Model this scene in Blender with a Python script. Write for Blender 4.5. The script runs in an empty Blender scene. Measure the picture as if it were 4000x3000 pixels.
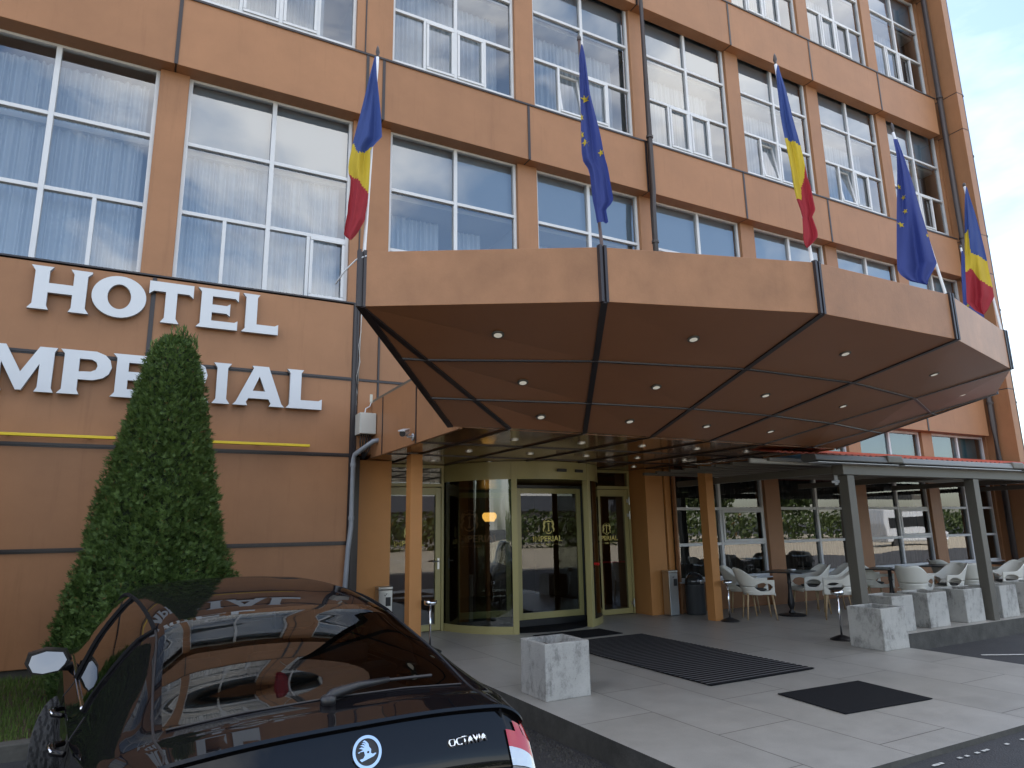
import bpy, bmesh, math, random
from math import sin, cos, pi, radians, sqrt, atan2
from mathutils import Vector, Matrix
random.seed(7)
S = bpy.context.scene
COL = S.collection

# ------------------------------------------------------------------ camera
RT = Vector((0.8823, -0.4704, -0.0171)); DN = Vector((0.0827, 0.1908, -0.9781)); FW = Vector((0.4634, 0.8616, 0.2072))
cd = bpy.data.cameras.new('camera'); cam = bpy.data.objects.new('camera', cd); COL.objects.link(cam)
R3 = Matrix((RT, -DN, -FW)).transposed()
cam.matrix_world = Matrix.Translation((0, -9.528, 1.55)) @ R3.to_4x4()
cd.sensor_width = 36.0; cd.lens = 36.0 * 2650 / 4000; cd.clip_start = 0.05; cd.clip_end = 2000
S.camera = cam

# ------------------------------------------------------------------ light
SUN_EL, SUN_AZ = radians(53), radians(-8)          # azimuth from +Y towards +X: the sun stands behind the building
w = bpy.data.worlds.new("World"); S.world = w; w.use_nodes = True
nt = w.node_tree; nt.nodes.clear()
def N(t, ty, **kw):
    n = t.nodes.new(ty)
    for k, v in kw.items():
        if k in n.bl_rna.properties: setattr(n, k, v)
        else: n.inputs[k].default_value = v
    return n
L = lambda t, a, ai, b, bi: t.links.new(a.outputs[ai], b.inputs[bi])
sky = N(nt, 'ShaderNodeTexSky', sky_type='NISHITA', sun_disc=False, sun_elevation=SUN_EL, sun_rotation=SUN_AZ, air_density=1.0, dust_density=1.5, ozone_density=1.0)
tc = N(nt, 'ShaderNodeTexCoord'); mp = N(nt, 'ShaderNodeMapping'); mp.inputs['Scale'].default_value = (1.0, 1.0, 1.7); mp.inputs['Location'].default_value = (3.1, .4, .2)
nz = N(nt, 'ShaderNodeTexNoise', Scale=1.9, Detail=10.0, Roughness=0.56, Distortion=0.35)
cr = N(nt, 'ShaderNodeValToRGB'); cr.color_ramp.elements[0].position = 0.45; cr.color_ramp.elements[1].position = 0.60
mx = N(nt, 'ShaderNodeMix', data_type='RGBA'); mx.inputs[7].default_value = (7.9, 7.75, 7.5, 1)
bg = N(nt, 'ShaderNodeBackground', Strength=0.15); wo = N(nt, 'ShaderNodeOutputWorld')
L(nt, tc, 'Generated', mp, 'Vector'); L(nt, mp, 'Vector', nz, 'Vector'); L(nt, nz, 'Fac', cr, 'Fac')
mul = N(nt, 'ShaderNodeMath', operation='MULTIPLY'); mul.inputs[1].default_value = 0.85
sx_ = N(nt, 'ShaderNodeSeparateXYZ'); mr_ = N(nt, 'ShaderNodeMapRange'); mr_.inputs[1].default_value = 0.30; mr_.inputs[2].default_value = -0.15; mr_.inputs[3].default_value = 0.28; mr_.inputs[4].default_value = 1.0
L(nt, tc, 'Generated', sx_, 0); L(nt, sx_, 'Y', mr_, 0); m2_ = N(nt, 'ShaderNodeMath', operation='MULTIPLY'); L(nt, mr_, 0, m2_, 1)   # thin veil on the sun's side, thick clouds opposite
L(nt, cr, 'Color', mul, 0); L(nt, mul, 0, m2_, 0); L(nt, m2_, 0, mx, 0); L(nt, sky, 'Color', mx, 6); L(nt, mx, 2, bg, 'Color'); L(nt, bg, 'Background', wo, 'Surface')
sd = bpy.data.lights.new('sun', 'SUN'); sd.energy = 5.0; sd.angle = radians(0.5); sd.color = (1.0, 0.95, 0.88)
sun = bpy.data.objects.new('sun', sd); COL.objects.link(sun)
sv = Vector((sin(SUN_AZ) * cos(SUN_EL), cos(SUN_AZ) * cos(SUN_EL), sin(SUN_EL)))
sun.rotation_euler = sv.to_track_quat('Z', 'Y').to_euler(); sun.location = (10, 20, 30)
S.view_settings.view_transform = 'Standard'; S.view_settings.look = 'None'; S.view_settings.exposure = 1.38; S.view_settings.gamma = 1.0
S.render.engine = 'CYCLES'; S.cycles.max_bounces = 8; S.cycles.transparent_max_bounces = 16
S.cycles.use_denoising = True; S.cycles.sample_clamp_indirect = 6.0; S.cycles.caustics_reflective = False; S.cycles.caustics_refractive = False

# ------------------------------------------------------------------ materials
MATS = {}
def mat(name, col, rough=0.6, metal=0.0, spec=0.5, var=0.0, vscale=2.0, bump=0.0, bscale=60.0, coat=0.0, streak=0.0, emit=None, estr=0.0, coatr=0.03, orand=0.0):
    m = bpy.data.materials.new(name); m.use_nodes = True; t = m.node_tree; b = t.nodes['Principled BSDF']
    b.inputs['Base Color'].default_value = (*col, 1); b.inputs['Roughness'].default_value = rough; b.inputs['Metallic'].default_value = metal
    b.inputs['Specular IOR Level'].default_value = spec
    if coat: b.inputs['Coat Weight'].default_value = coat; b.inputs['Coat Roughness'].default_value = coatr
    if emit: b.inputs['Emission Color'].default_value = (*emit, 1); b.inputs['Emission Strength'].default_value = estr
    if var or bump or streak: tcn = N(t, 'ShaderNodeTexCoord')
    cur = None
    if var:
        n1 = N(t, 'ShaderNodeTexNoise', Scale=vscale, Detail=6.0, Roughness=0.65); L(t, tcn, 'Object', n1, 'Vector')
        r1 = N(t, 'ShaderNodeMapRange'); r1.inputs[1].default_value = 0.3; r1.inputs[2].default_value = 0.7; r1.inputs[3].default_value = 1 - var; r1.inputs[4].default_value = 1 + var
        L(t, n1, 'Fac', r1, 0); cur = r1
    if streak:
        mpn = N(t, 'ShaderNodeMapping'); mpn.inputs['Scale'].default_value = (5.0, 5.0, 0.35); L(t, tcn, 'Object', mpn, 'Vector')
        n2 = N(t, 'ShaderNodeTexNoise', Scale=1.6, Detail=8.0, Roughness=0.7); L(t, mpn, 'Vector', n2, 'Vector')
        r2 = N(t, 'ShaderNodeMapRange'); r2.inputs[1].default_value = 0.55; r2.inputs[2].default_value = 0.78; r2.inputs[3].default_value = 1; r2.inputs[4].default_value = 1 - streak
        L(t, n2, 'Fac', r2, 0)
        if cur:
            mm = N(t, 'ShaderNodeMath', operation='MULTIPLY'); L(t, cur, 0, mm, 0); L(t, r2, 0, mm, 1); cur = mm
        else: cur = r2
    if orand:
        oi = N(t, 'ShaderNodeObjectInfo'); ro = N(t, 'ShaderNodeMapRange'); ro.inputs[3].default_value = 1 - orand; ro.inputs[4].default_value = 1 + orand; L(t, oi, 'Random', ro, 0)
        mo_ = N(t, 'ShaderNodeMath', operation='MULTIPLY'); L(t, cur, 0, mo_, 0); L(t, ro, 0, mo_, 1); cur = mo_
    if cur:
        vm = N(t, 'ShaderNodeVectorMath', operation='SCALE'); vm.inputs[0].default_value = col
        L(t, cur, 0, vm, 'Scale'); L(t, vm, 0, b, 'Base Color')
    if bump:
        n3 = N(t, 'ShaderNodeTexNoise', Scale=bscale, Detail=4.0); L(t, tcn, 'Object', n3, 'Vector')
        bp = N(t, 'ShaderNodeBump', Strength=bump, Distance=0.01); L(t, n3, 'Fac', bp, 'Height'); L(t, bp, 'Normal', b, 'Normal')
    MATS[name] = m
    return m
ORANGE = mat('orange_panel', (0.315, 0.157, 0.078), 0.45, spec=0.3, var=0.10, vscale=1.2, bump=0.05, bscale=220, streak=0.20, orand=0.08)
ORGLOSS = mat('orange_gloss_panel', (0.26, 0.12, 0.055), 0.13, var=0.04, vscale=1.5)
PORCH = mat('porch_lit_panel', (0.50, 0.230, 0.078), 0.42, spec=0.3, var=0.05, vscale=1.5)  # yellower paint, brightened to carry the warm light on columns and piers
FASCIA = mat('weathered_orange_panel', (0.305, 0.155, 0.079), 0.45, spec=0.3, var=0.16, vscale=2.6, bump=0.10, bscale=60, streak=0.12)
TRIM = mat('dark_trim', (0.022, 0.016, 0.018), 0.35)
PVC = mat('white_pvc', (0.60, 0.62, 0.65), 0.35, var=0.05, vscale=3)
OLIVE = mat('olive_metal', (0.37, 0.325, 0.14), 0.28, var=0.03)
BLACK = mat('black_plastic', (0.012, 0.012, 0.014), 0.4)
RUBBER = mat('black_rubber_mat', (0.012, 0.0125, 0.015), 0.95, spec=0.15, bump=0.4, bscale=300)
STEEL = mat('brushed_steel', (0.55, 0.56, 0.55), 0.28, metal=1.0)
CHROME = mat('chrome', (0.75, 0.76, 0.78), 0.07, metal=1.0)
GREYMET = mat('grey_metal', (0.115, 0.107, 0.09), 0.45, var=0.05)
ZINC = mat('grey_pipe', (0.22, 0.24, 0.27), 0.45, var=0.1, vscale=4)
BROWNPIPE = mat('brown_pipe', (0.045, 0.035, 0.034), 0.4)
WHITE = mat('white_paint', (0.60, 0.63, 0.67), 0.35, var=0.03, vscale=2)
LETTERSIDE = mat('letter_side', (0.35, 0.36, 0.38), 0.5)
YELLOW = mat('yellow_paint', (0.70, 0.52, 0.02), 0.5, var=0.06)
def stained_concrete():
    m = mat('planter_concrete', (0.43, 0.425, 0.40), 0.85, var=0.10, vscale=4.0, bump=0.25, bscale=70, streak=0.12); t = m.node_tree; b = t.nodes['Principled BSDF']
    src = b.inputs['Base Color'].links[0].from_socket; tcn = N(t, 'ShaderNodeTexCoord'); oi = N(t, 'ShaderNodeObjectInfo')
    ad = N(t, 'ShaderNodeVectorMath', operation='MULTIPLY_ADD'); ad.inputs[1].default_value = (1, 1, .62)
    L(t, tcn, 'Object', ad, 0); cmb = N(t, 'ShaderNodeCombineXYZ'); s9 = N(t, 'ShaderNodeMath', operation='MULTIPLY'); s9.inputs[1].default_value = 37.0; L(t, oi, 'Random', s9, 0); L(t, s9, 0, cmb, 0); L(t, s9, 0, cmb, 2); L(t, cmb, 0, ad, 2)
    n = N(t, 'ShaderNodeTexNoise', Scale=3.2, Detail=12.0, Roughness=0.78); L(t, ad, 0, n, 'Vector')
    r = N(t, 'ShaderNodeMapRange'); r.inputs[1].default_value = .50; r.inputs[2].default_value = .64; r.inputs[3].default_value = 1; r.inputs[4].default_value = .36; L(t, n, 'Fac', r, 0)
    v = N(t, 'ShaderNodeTexVoronoi', Scale=55.0); L(t, tcn, 'Object', v, 'Vector'); r2 = N(t, 'ShaderNodeMapRange'); r2.inputs[1].default_value = .10; r2.inputs[2].default_value = .18; r2.inputs[3].default_value = .5; r2.inputs[4].default_value = 1; L(t, v, 'Distance', r2, 0)
    mm = N(t, 'ShaderNodeMath', operation='MULTIPLY'); L(t, r, 0, mm, 0); L(t, r2, 0, mm, 1); vm = N(t, 'ShaderNodeVectorMath', operation='SCALE'); t.links.new(src, vm.inputs[0]); L(t, mm, 0, vm, 'Scale'); L(t, vm, 0, b, 'Base Color')
    return m
CONC = stained_concrete()
KERB = mat('kerb_concrete', (0.075, 0.073, 0.066), 0.9, var=0.35, vscale=4.0, bump=0.5, bscale=40)
SOIL = mat('soil', (0.06, 0.04, 0.025), 0.95, var=0.3, vscale=30, bump=0.8, bscale=50)
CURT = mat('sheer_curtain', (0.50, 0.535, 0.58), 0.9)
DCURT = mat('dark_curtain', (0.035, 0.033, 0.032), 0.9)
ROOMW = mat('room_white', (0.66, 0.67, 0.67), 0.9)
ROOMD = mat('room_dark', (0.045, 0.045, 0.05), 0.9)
SKYBOARD = mat('sky_tint_board', (0.26, 0.33, 0.41), 0.9)  # blue-grey stands in for sky reflected in the top panes
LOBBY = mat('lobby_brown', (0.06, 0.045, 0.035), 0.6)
CHAIRW = mat('chair_plastic', (0.70, 0.69, 0.63), 0.35)
WOOD = mat('pale_wood', (0.42, 0.30, 0.17), 0.55, var=0.15, vscale=12)
TABLEM = mat('black_table', (0.015, 0.016, 0.019), 0.3)
REDROOF = mat('red_roof_sheet', (0.42, 0.075, 0.04), 0.5, var=0.1)
AWN = mat('awning_fabric', (0.36, 0.35, 0.32), 0.8)
GOLD = mat('gold_film', (0.66, 0.56, 0.18), 0.45)
COPPER = mat('copper_film', (0.62, 0.30, 0.15), 0.45)
LENSM = mat('lamp_lens', (0.75, 0.73, 0.68), 0.3, emit=(1.0, 0.93, 0.78), estr=0.10)
FBLUE = mat('flag_blue', (0.045, 0.085, 0.29), 0.75, var=0.05)
FEBLUE = mat('flag_deep_blue', (0.04, 0.065, 0.27), 0.75, var=0.05)
FYEL = mat('flag_yellow', (0.62, 0.47, 0.04), 0.75, var=0.05)
FRED = mat('flag_red', (0.36, 0.025, 0.04), 0.75, var=0.05)
for fm in (FBLUE, FEBLUE, FYEL, FRED):
    t = fm.node_tree; b = t.nodes['Principled BSDF']; b.inputs['Subsurface Weight'].default_value = 0.0
    tr = N(t, 'ShaderNodeBsdfTranslucent'); tr.inputs['Color'].default_value = b.inputs['Base Color'].default_value
    src = b.inputs['Base Color'].links[0].from_socket; t.links.new(src, tr.inputs['Color'])
    ms = N(t, 'ShaderNodeMixShader'); ms.inputs[0].default_value = 0.35
    out = t.nodes['Material Output']; L(t, b, 0, ms, 1); L(t, tr, 0, ms, 2); L(t, ms, 0, out, 'Surface')
CARPAINT = mat('black_car_paint', (0.006, 0.0055, 0.0065), 0.5, spec=0.0, coat=0.62, coatr=0.012)
TYRE = mat('tyre', (0.03, 0.03, 0.031), 0.85, bump=0.3, bscale=60)
REDLENS = mat('red_lens', (0.42, 0.008, 0.012), 0.08, coat=1.0)
CLEARLENS = mat('clear_lens', (0.55, 0.55, 0.56), 0.12, metal=0.6, coat=1.0, bump=0.25, bscale=45)
SEATM = mat('seat_cloth', (0.05, 0.05, 0.055), 0.9)
SEATL = mat('pale_seat_cloth', (0.16, 0.19, 0.17), 0.9)
MIRROR = mat('mirror_glass', (0.11, 0.125, 0.15), 0.01, metal=1.0)
BARK = mat('bark', (0.07, 0.045, 0.03), 0.95, var=0.3, vscale=15, bump=0.6)
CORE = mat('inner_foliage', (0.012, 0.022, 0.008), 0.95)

def glass(name, ior, base, tint=(1, 1, 1), rough=0.0, gain=1.0, wav=0.0):
    m = bpy.data.materials.new(name); m.use_nodes = True; t = m.node_tree; t.nodes.clear()
    fr = N(t, 'ShaderNodeFresnel', IOR=ior); g = N(t, 'ShaderNodeBsdfGlossy', Roughness=rough); tr = N(t, 'ShaderNodeBsdfTransparent'); tr.inputs[0].default_value = (*tint, 1)
    ma = N(t, 'ShaderNodeMath', operation='MULTIPLY_ADD', use_clamp=True); ma.inputs[1].default_value = gain; ma.inputs[2].default_value = base
    ms = N(t, 'ShaderNodeMixShader'); o = N(t, 'ShaderNodeOutputMaterial')
    if wav:
        tcn = N(t, 'ShaderNodeTexCoord'); n = N(t, 'ShaderNodeTexNoise', Scale=0.9, Detail=1.0); L(t, tcn, 'Object', n, 'Vector')
        bp = N(t, 'ShaderNodeBump', Strength=wav, Distance=0.05); L(t, n, 'Fac', bp, 'Height'); L(t, bp, 'Normal', g, 'Normal')
    L(t, fr, 0, ma, 0); L(t, ma, 0, ms, 0); L(t, tr, 0, ms, 1); L(t, g, 0, ms, 2); L(t, ms, 0, o, 0)
    return m
GLASS = glass('window_glass', 1.5, 0.17, (0.90, 0.95, 0.98), gain=1.6, wav=0.12)
DGLASS = glass('ground_window_glass', 1.5, 0.10, (0.62, 0.66, 0.66), gain=1.5, wav=0.05)
DOORGLASS = glass('door_glass', 1.5, 0.06, (0.62, 0.66, 0.62), gain=1.2)
CARGLASS = glass('tinted_car_glass', 1.55, 0.05, (0.30, 0.33, 0.32), gain=1.25)

def foliage(name, c0, c1):
    m = bpy.data.materials.new(name); m.use_nodes = True; t = m.node_tree; b = t.nodes['Principled BSDF']; b.inputs['Roughness'].default_value = 0.6; b.inputs['Specular IOR Level'].default_value = 0.3
    g = N(t, 'ShaderNodeNewGeometry'); r = N(t, 'ShaderNodeValToRGB'); r.color_ramp.elements[0].color = (*c0, 1); r.color_ramp.elements[1].color = (*c1, 1)
    e3 = r.color_ramp.elements.new(0.985); e3.color = (*c1, 1); r.color_ramp.elements[2].color = (0.17, 0.10, 0.035, 1); r.color_ramp.elements[2].position = 0.995
    L(t, g, 'Random Per Island', r, 'Fac'); L(t, r, 'Color', b, 'Base Color')
    tr = N(t, 'ShaderNodeBsdfTranslucent'); L(t, r, 'Color', tr, 'Color'); ms = N(t, 'ShaderNodeMixShader'); ms.inputs[0].default_value = 0.25
    o = t.nodes['Material Output']; L(t, b, 0, ms, 1); L(t, tr, 0, ms, 2); L(t, ms, 0, o, 'Surface')
    return m
LEAF = foliage('thuja_leaf', (0.04, 0.078, 0.022), (0.105, 0.17, 0.04))
GRASSM = foliage('grass_blade', (0.05, 0.095, 0.022), (0.13, 0.20, 0.045))
FARLEAF = foliage('far_leaf', (0.04, 0.07, 0.02), (0.10, 0.13, 0.04))

def asphalt_mat():
    m = bpy.data.materials.new('asphalt'); m.use_nodes = True; t = m.node_tree; b = t.nodes['Principled BSDF']
    tcn = N(t, 'ShaderNodeTexCoord'); v = N(t, 'ShaderNodeTexVoronoi', Scale=85.0); n = N(t, 'ShaderNodeTexNoise', Scale=0.8, Detail=8.0, Roughness=0.7); n2 = N(t, 'ShaderNodeTexNoise', Scale=120.0, Detail=3.0)
    for x in (v, n, n2): L(t, tcn, 'Object', x, 'Vector')
    r = N(t, 'ShaderNodeValToRGB'); r.color_ramp.elements[0].color = (0.022, 0.022, 0.025, 1); r.color_ramp.elements[1].color = (0.062, 0.062, 0.066, 1); r.color_ramp.elements[0].position = 0.3; r.color_ramp.elements[1].position = 0.7
    a = N(t, 'ShaderNodeMath', operation='MULTIPLY_ADD'); a.inputs[1].default_value = 0.45; L(t, n2, 'Fac', a, 0)
    s = N(t, 'ShaderNodeMath', operation='MULTIPLY'); s.inputs[1].default_value = 0.55; L(t, n, 'Fac', s, 0); L(t, s, 0, a, 2); L(t, a, 0, r, 'Fac'); L(t, r, 'Color', b, 'Base Color')
    b.inputs['Roughness'].default_value = 0.75
    bp = N(t, 'ShaderNodeBump', Strength=0.6, Distance=0.006); L(t, v, 'Distance', bp, 'Height'); L(t, bp, 'Normal', b, 'Normal')
    return m
ASPHALT = asphalt_mat()
def tile_mat():
    m = bpy.data.materials.new('terrace_tile'); m.use_nodes = True; t = m.node_tree; b = t.nodes['Principled BSDF']
    tcn = N(t, 'ShaderNodeTexCoord'); mpn = N(t, 'ShaderNodeMapping'); mpn.inputs['Rotation'].default_value = (0, 0, radians(90)); mpn.inputs['Location'].default_value = (0.72, 0.0, 0)
    L(t, tcn, 'Object', mpn, 'Vector')
    br = N(t, 'ShaderNodeTexBrick', offset=0.5, Scale=1.0); br.inputs['Brick Width'].default_value = 1.52; br.inputs['Row Height'].default_value = 0.79; br.inputs['Mortar Size'].default_value = 0.005; br.inputs['Mortar Smooth'].default_value = 0.2
    br.inputs['Color1'].default_value = (0.325, 0.312, 0.285, 1); br.inputs['Color2'].default_value = (0.37, 0.356, 0.328, 1); br.inputs['Mortar'].default_value = (0.10, 0.093, 0.083, 1)
    L(t, mpn, 'Vector', br, 'Vector')
    n = N(t, 'ShaderNodeTexNoise', Scale=3.0, Detail=9.0, Roughness=0.75); n2 = N(t, 'ShaderNodeTexNoise', Scale=180.0, Detail=2.0)
    L(t, tcn, 'Object', n, 'Vector'); L(t, tcn, 'Object', n2, 'Vector')
    r = N(t, 'ShaderNodeMapRange'); r.inputs[1].default_value = 0.3; r.inputs[2].default_value = 0.7; r.inputs[3].default_value = 0.84; r.inputs[4].default_value = 1.12; L(t, n, 'Fac', r, 0)
    r2 = N(t, 'ShaderNodeMapRange'); r2.inputs[1].default_value = 0.3; r2.inputs[2].default_value = 0.7; r2.inputs[3].default_value = 0.85; r2.inputs[4].default_value = 1.15; L(t, n2, 'Fac', r2, 0)
    mm = N(t, 'ShaderNodeMath', operation='MULTIPLY'); L(t, r, 0, mm, 0); L(t, r2, 0, mm, 1)
    vm = N(t, 'ShaderNodeVectorMath', operation='SCALE'); L(t, br, 'Color', vm, 0); L(t, mm, 0, vm, 'Scale'); L(t, vm, 0, b, 'Base Color')
    rr = N(t, 'ShaderNodeMapRange'); rr.inputs[3].default_value = 0.30; rr.inputs[4].default_value = 0.52; L(t, n, 'Fac', rr, 0); L(t, rr, 0, b, 'Roughness')
    bp = N(t, 'ShaderNodeBump', Strength=0.08, Distance=0.004); L(t, n2, 'Fac', bp, 'Height'); L(t, bp, 'Normal', b, 'Normal')
    return m
TILE = tile_mat()

# ------------------------------------------------------------------ mesh helpers
class MB:
    def __init__(s): s.v = []; s.f = []; s.m = []; s.mi = 0
    def add(s, vs, fs, mi=None):
        o = len(s.v); s.v += [tuple(x) for x in vs]; s.f += [tuple(i + o for i in f) for f in fs]; s.m += [s.mi if mi is None else mi] * len(fs); return s
    def box(s, x0, y0, z0, x1, y1, z1, mi=None):
        if x0 > x1: x0, x1 = x1, x0
        if y0 > y1: y0, y1 = y1, y0
        if z0 > z1: z0, z1 = z1, z0
        return s.add([(x0, y0, z0), (x1, y0, z0), (x1, y1, z0), (x0, y1, z0), (x0, y0, z1), (x1, y0, z1), (x1, y1, z1), (x0, y1, z1)],
                     [(0, 3, 2, 1), (4, 5, 6, 7), (0, 1, 5, 4), (1, 2, 6, 5), (2, 3, 7, 6), (3, 0, 4, 7)], mi)
    def quad(s, a, b, c, d, mi=None): return s.add([a, b, c, d], [(0, 1, 2, 3)], mi)
    def prism(s, poly, d, mi=None):                       # polygon points (3-D) pushed along vector d
        n = len(poly); p = [Vector(q) for q in poly]; d = Vector(d)
        return s.add(p + [q + d for q in p], [tuple(range(n - 1, -1, -1)), tuple(range(n, 2 * n))] + [(i, (i + 1) % n, n + (i + 1) % n, n + i) for i in range(n)], mi)
    def tube(s, path, r, n=8, mi=None, caps=True):
        P = [Vector(p) for p in path]; rs = r if isinstance(r, (list, tuple)) else [r] * len(P); vs = []
        for i, p in enumerate(P):
            d = (P[min(i + 1, len(P) - 1)] - P[max(i - 1, 0)]).normalized()
            a = d.cross(Vector((0, 0, 1)))
            if a.length < 1e-3: a = d.cross(Vector((0, 1, 0)))
            a.normalize(); b = d.cross(a)
            vs += [p + (a * cos(2 * pi * k / n) + b * sin(2 * pi * k / n)) * rs[i] for k in range(n)]
        fs = [(i * n + k, i * n + (k + 1) % n, (i + 1) * n + (k + 1) % n, (i + 1) * n + k) for i in range(len(P) - 1) for k in range(n)]
        if caps: fs += [tuple(range(n - 1, -1, -1)), tuple(range((len(P) - 1) * n, len(P) * n))]
        return s.add(vs, fs, mi)
    def lathe(s, prof, c=(0, 0, 0), n=20, mi=None):
        vs = [(c[0] + r * cos(2 * pi * k / n), c[1] + r * sin(2 * pi * k / n), c[2] + z) for r, z in prof for k in range(n)]
        fs = [(i * n + k, i * n + (k + 1) % n, (i + 1) * n + (k + 1) % n, (i + 1) * n + k) for i in range(len(prof) - 1) for k in range(n)]
        fs += [tuple(range(n - 1, -1, -1)), tuple(range((len(prof) - 1) * n, len(prof) * n))]
        return s.add(vs, fs, mi)
    def grid(s, rows, mi=None, close=False):
        n = len(rows[0]); fs = []
        for i in range(len(rows) - 1):
            for k in range(n if close else n - 1): fs.append((i * n + k, i * n + (k + 1) % n, (i + 1) * n + (k + 1) % n, (i + 1) * n + k))
        return s.add([p for r in rows for p in r], fs, mi)
    def build(s, name, mats, parent=None, smooth=False, bevel=0.0, sub=0, solid=0.0, kind=None, auto=None):
        me = bpy.data.meshes.new(name); me.from_pydata(s.v, [], s.f); 
        ml = mats if isinstance(mats, (list, tuple)) else [mats]
        for m in ml: me.materials.append(m)
        me.polygons.foreach_set('material_index', s.m)
        if smooth: me.polygons.foreach_set('use_smooth', [True] * len(me.polygons))
        me.update()
        o = bpy.data.objects.new(name, me); COL.objects.link(o)
        if parent: o.parent = parent
        if bevel:
            md = o.modifiers.new('bevel', 'BEVEL'); md.width = bevel; md.segments = 2; md.limit_method = 'ANGLE'; md.angle_limit = radians(40)
        if solid:
            md = o.modifiers.new('solid', 'SOLIDIFY'); md.thickness = solid; md.offset = 0
        if sub:
            md = o.modifiers.new('sub', 'SUBSURF'); md.levels = sub; md.render_levels = sub
        if kind: o['kind'] = kind
        return o
def fixn(o):
    bm = bmesh.new(); bm.from_mesh(o.data); bmesh.ops.recalc_face_normals(bm, faces=bm.faces); bm.to_mesh(o.data); bm.free(); return o
def sharp(o, ang=35):
    me = o.data; bm = bmesh.new(); bm.from_mesh(me)
    for e in bm.edges:
        if len(e.link_faces) == 2 and e.calc_face_angle(0) > radians(ang): e.smooth = False
    for f in bm.faces: f.smooth = True
    bm.to_mesh(me); bm.free(); return o
def thing(name, label, cat, loc=(0, 0, 0), rz=0.0, group=None):
    o = bpy.data.objects.new(name, None); COL.objects.link(o); o.location = loc; o.rotation_euler = (0, 0, rz); o.empty_display_size = 0.2
    return tag(o, label, cat, group)
def tag(o, label, cat, group=None):
    o['label'] = label; o['category'] = cat
    if group: o['group'] = group
    return o
def dup(root, loc, rz, label, group=None):
    r = root.copy(); COL.objects.link(r); r.location = loc; r.rotation_euler = (0, 0, rz); r['label'] = label
    if group: r['group'] = group
    for ch in list(root.children):
        c = ch.copy(); COL.objects.link(c); c.parent = r
        for g in list(ch.children):
            d = g.copy(); COL.objects.link(d); d.parent = c
    return r
def text_bm(body, h, extr, bold=0.0, width=None):
    cu = bpy.data.curves.new('t', 'FONT'); cu.body = body; cu.size = 1.0; cu.extrude = 0.0; cu.offset = bold; cu.resolution_u = 4
    o = bpy.data.objects.new('t', cu); COL.objects.link(o); me = bpy.data.meshes.new_from_object(o)
    bpy.data.objects.remove(o); bpy.data.curves.remove(cu)
    bm = bmesh.new(); bm.from_mesh(me); bpy.data.meshes.remove(me)
    xs = [v.co.x for v in bm.verts]; ys = [v.co.y for v in bm.verts]; x0, x1, y0, y1 = min(xs), max(xs), min(ys), max(ys)
    sy = h / (y1 - y0); sx = (width / (x1 - x0)) if width else sy
    for v in bm.verts: v.co = Vector(((v.co.x - (x0 + x1) / 2) * sx, 0, (v.co.y - y0) * sy))
    if extr:
        r = bmesh.ops.extrude_face_region(bm, geom=bm.faces[:]); bmesh.ops.translate(bm, verts=[g for g in r['geom'] if isinstance(g, bmesh.types.BMVert)], vec=(0, extr, 0))
        bmesh.ops.recalc_face_normals(bm, faces=bm.faces)
    return bm
def bm_obj(bm, name, m, parent=None):
    me = bpy.data.meshes.new(name); bm.to_mesh(me); bm.free(); me.materials.append(m); o = bpy.data.objects.new(name, me); COL.objects.link(o)
    if parent: o.parent = parent
    return o
def smooth01(t): t = max(0.0, min(1.0, t)); return t * t * (3 - 2 * t)

# ------------------------------------------------------------------ ground
def gz(x, y):
    hr = -0.235 + 0.195 * smooth01((-3.3 - y) / 3.0)
    hl = -0.20
    t = smooth01((x - 2.6) / 2.0)
    return hl * (1 - t) + hr * t
def axis(*segs):
    a = []
    for lo, hi, n in segs: a += [lo + (hi - lo) * i / n for i in range(n)]
    return a + [segs[-1][1]]
xs = axis((-500, -60, 6), (-60, -6, 12), (-6, 14, 80), (14, 60, 20), (60, 500, 6)); ys = axis((-500, -60, 6), (-60, -12, 16), (-12, 2, 56), (2, 60, 10), (60, 500, 6))
g = MB(); g.grid([[(x, y, gz(x, y)) for x in xs] for y in ys]); g.build('road', ASPHALT, smooth=True, kind='structure')
tr_ = MB()
TP = [(3.2, -6.385), (8.57, -6.385), (8.57, -3.29), (24, -3.29), (24, 0.95), (3.2, 0.95)]
tr_.prism([(x, y, -0.4) for x, y in TP], (0, 0, 0.4)); o = tr_.build('terrace', [TILE, KERB], kind='structure'); fixn(o)
for p in o.data.polygons: p.material_index = 0 if p.normal.z > 0.9 else 1
# painted lines
mk = MB()
def strip(x0, y0, x1, y1, wd, seg=8, skip=0.0):
    d = Vector((x1 - x0, y1 - y0)); n = Vector((-d.y, d.x)).normalized() * wd / 2
    for i in range(seg):
        if random.random() < skip: continue
        a = i / seg; b = (i + 1 - (0.25 * random.random() if skip else 0)) / seg; q = []
        j = 0.35 if skip else 0
        for t, sg in ((a, -1), (b, -1), (b, 1), (a, 1)):
            x = x0 + d.x * t + n.x * sg * (1 - j * random.random()); y = y0 + d.y * t + n.y * sg * (1 - j * random.random()); q.append((x, y, gz(x, y) + 0.009))
        mk.quad(*q)
ROADPAINT = mat('road_paint', (0.55, 0.55, 0.52), 0.7, var=0.25, vscale=20)
strip(9.9, -4.05, 11.6, -6.2, 0.10, 14); strip(4.1, -6.50, 9.5, -6.52, 0.03, 130, 0.75)
for i in range(9): strip(-12 + i * 3.0, -22, -12 + i * 3.0, -27, 0.12, 4)
strip(-14, -21.9, 16, -21.9, 0.12, 12)
mk.build('road_marking', ROADPAINT, kind='structure')
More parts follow.
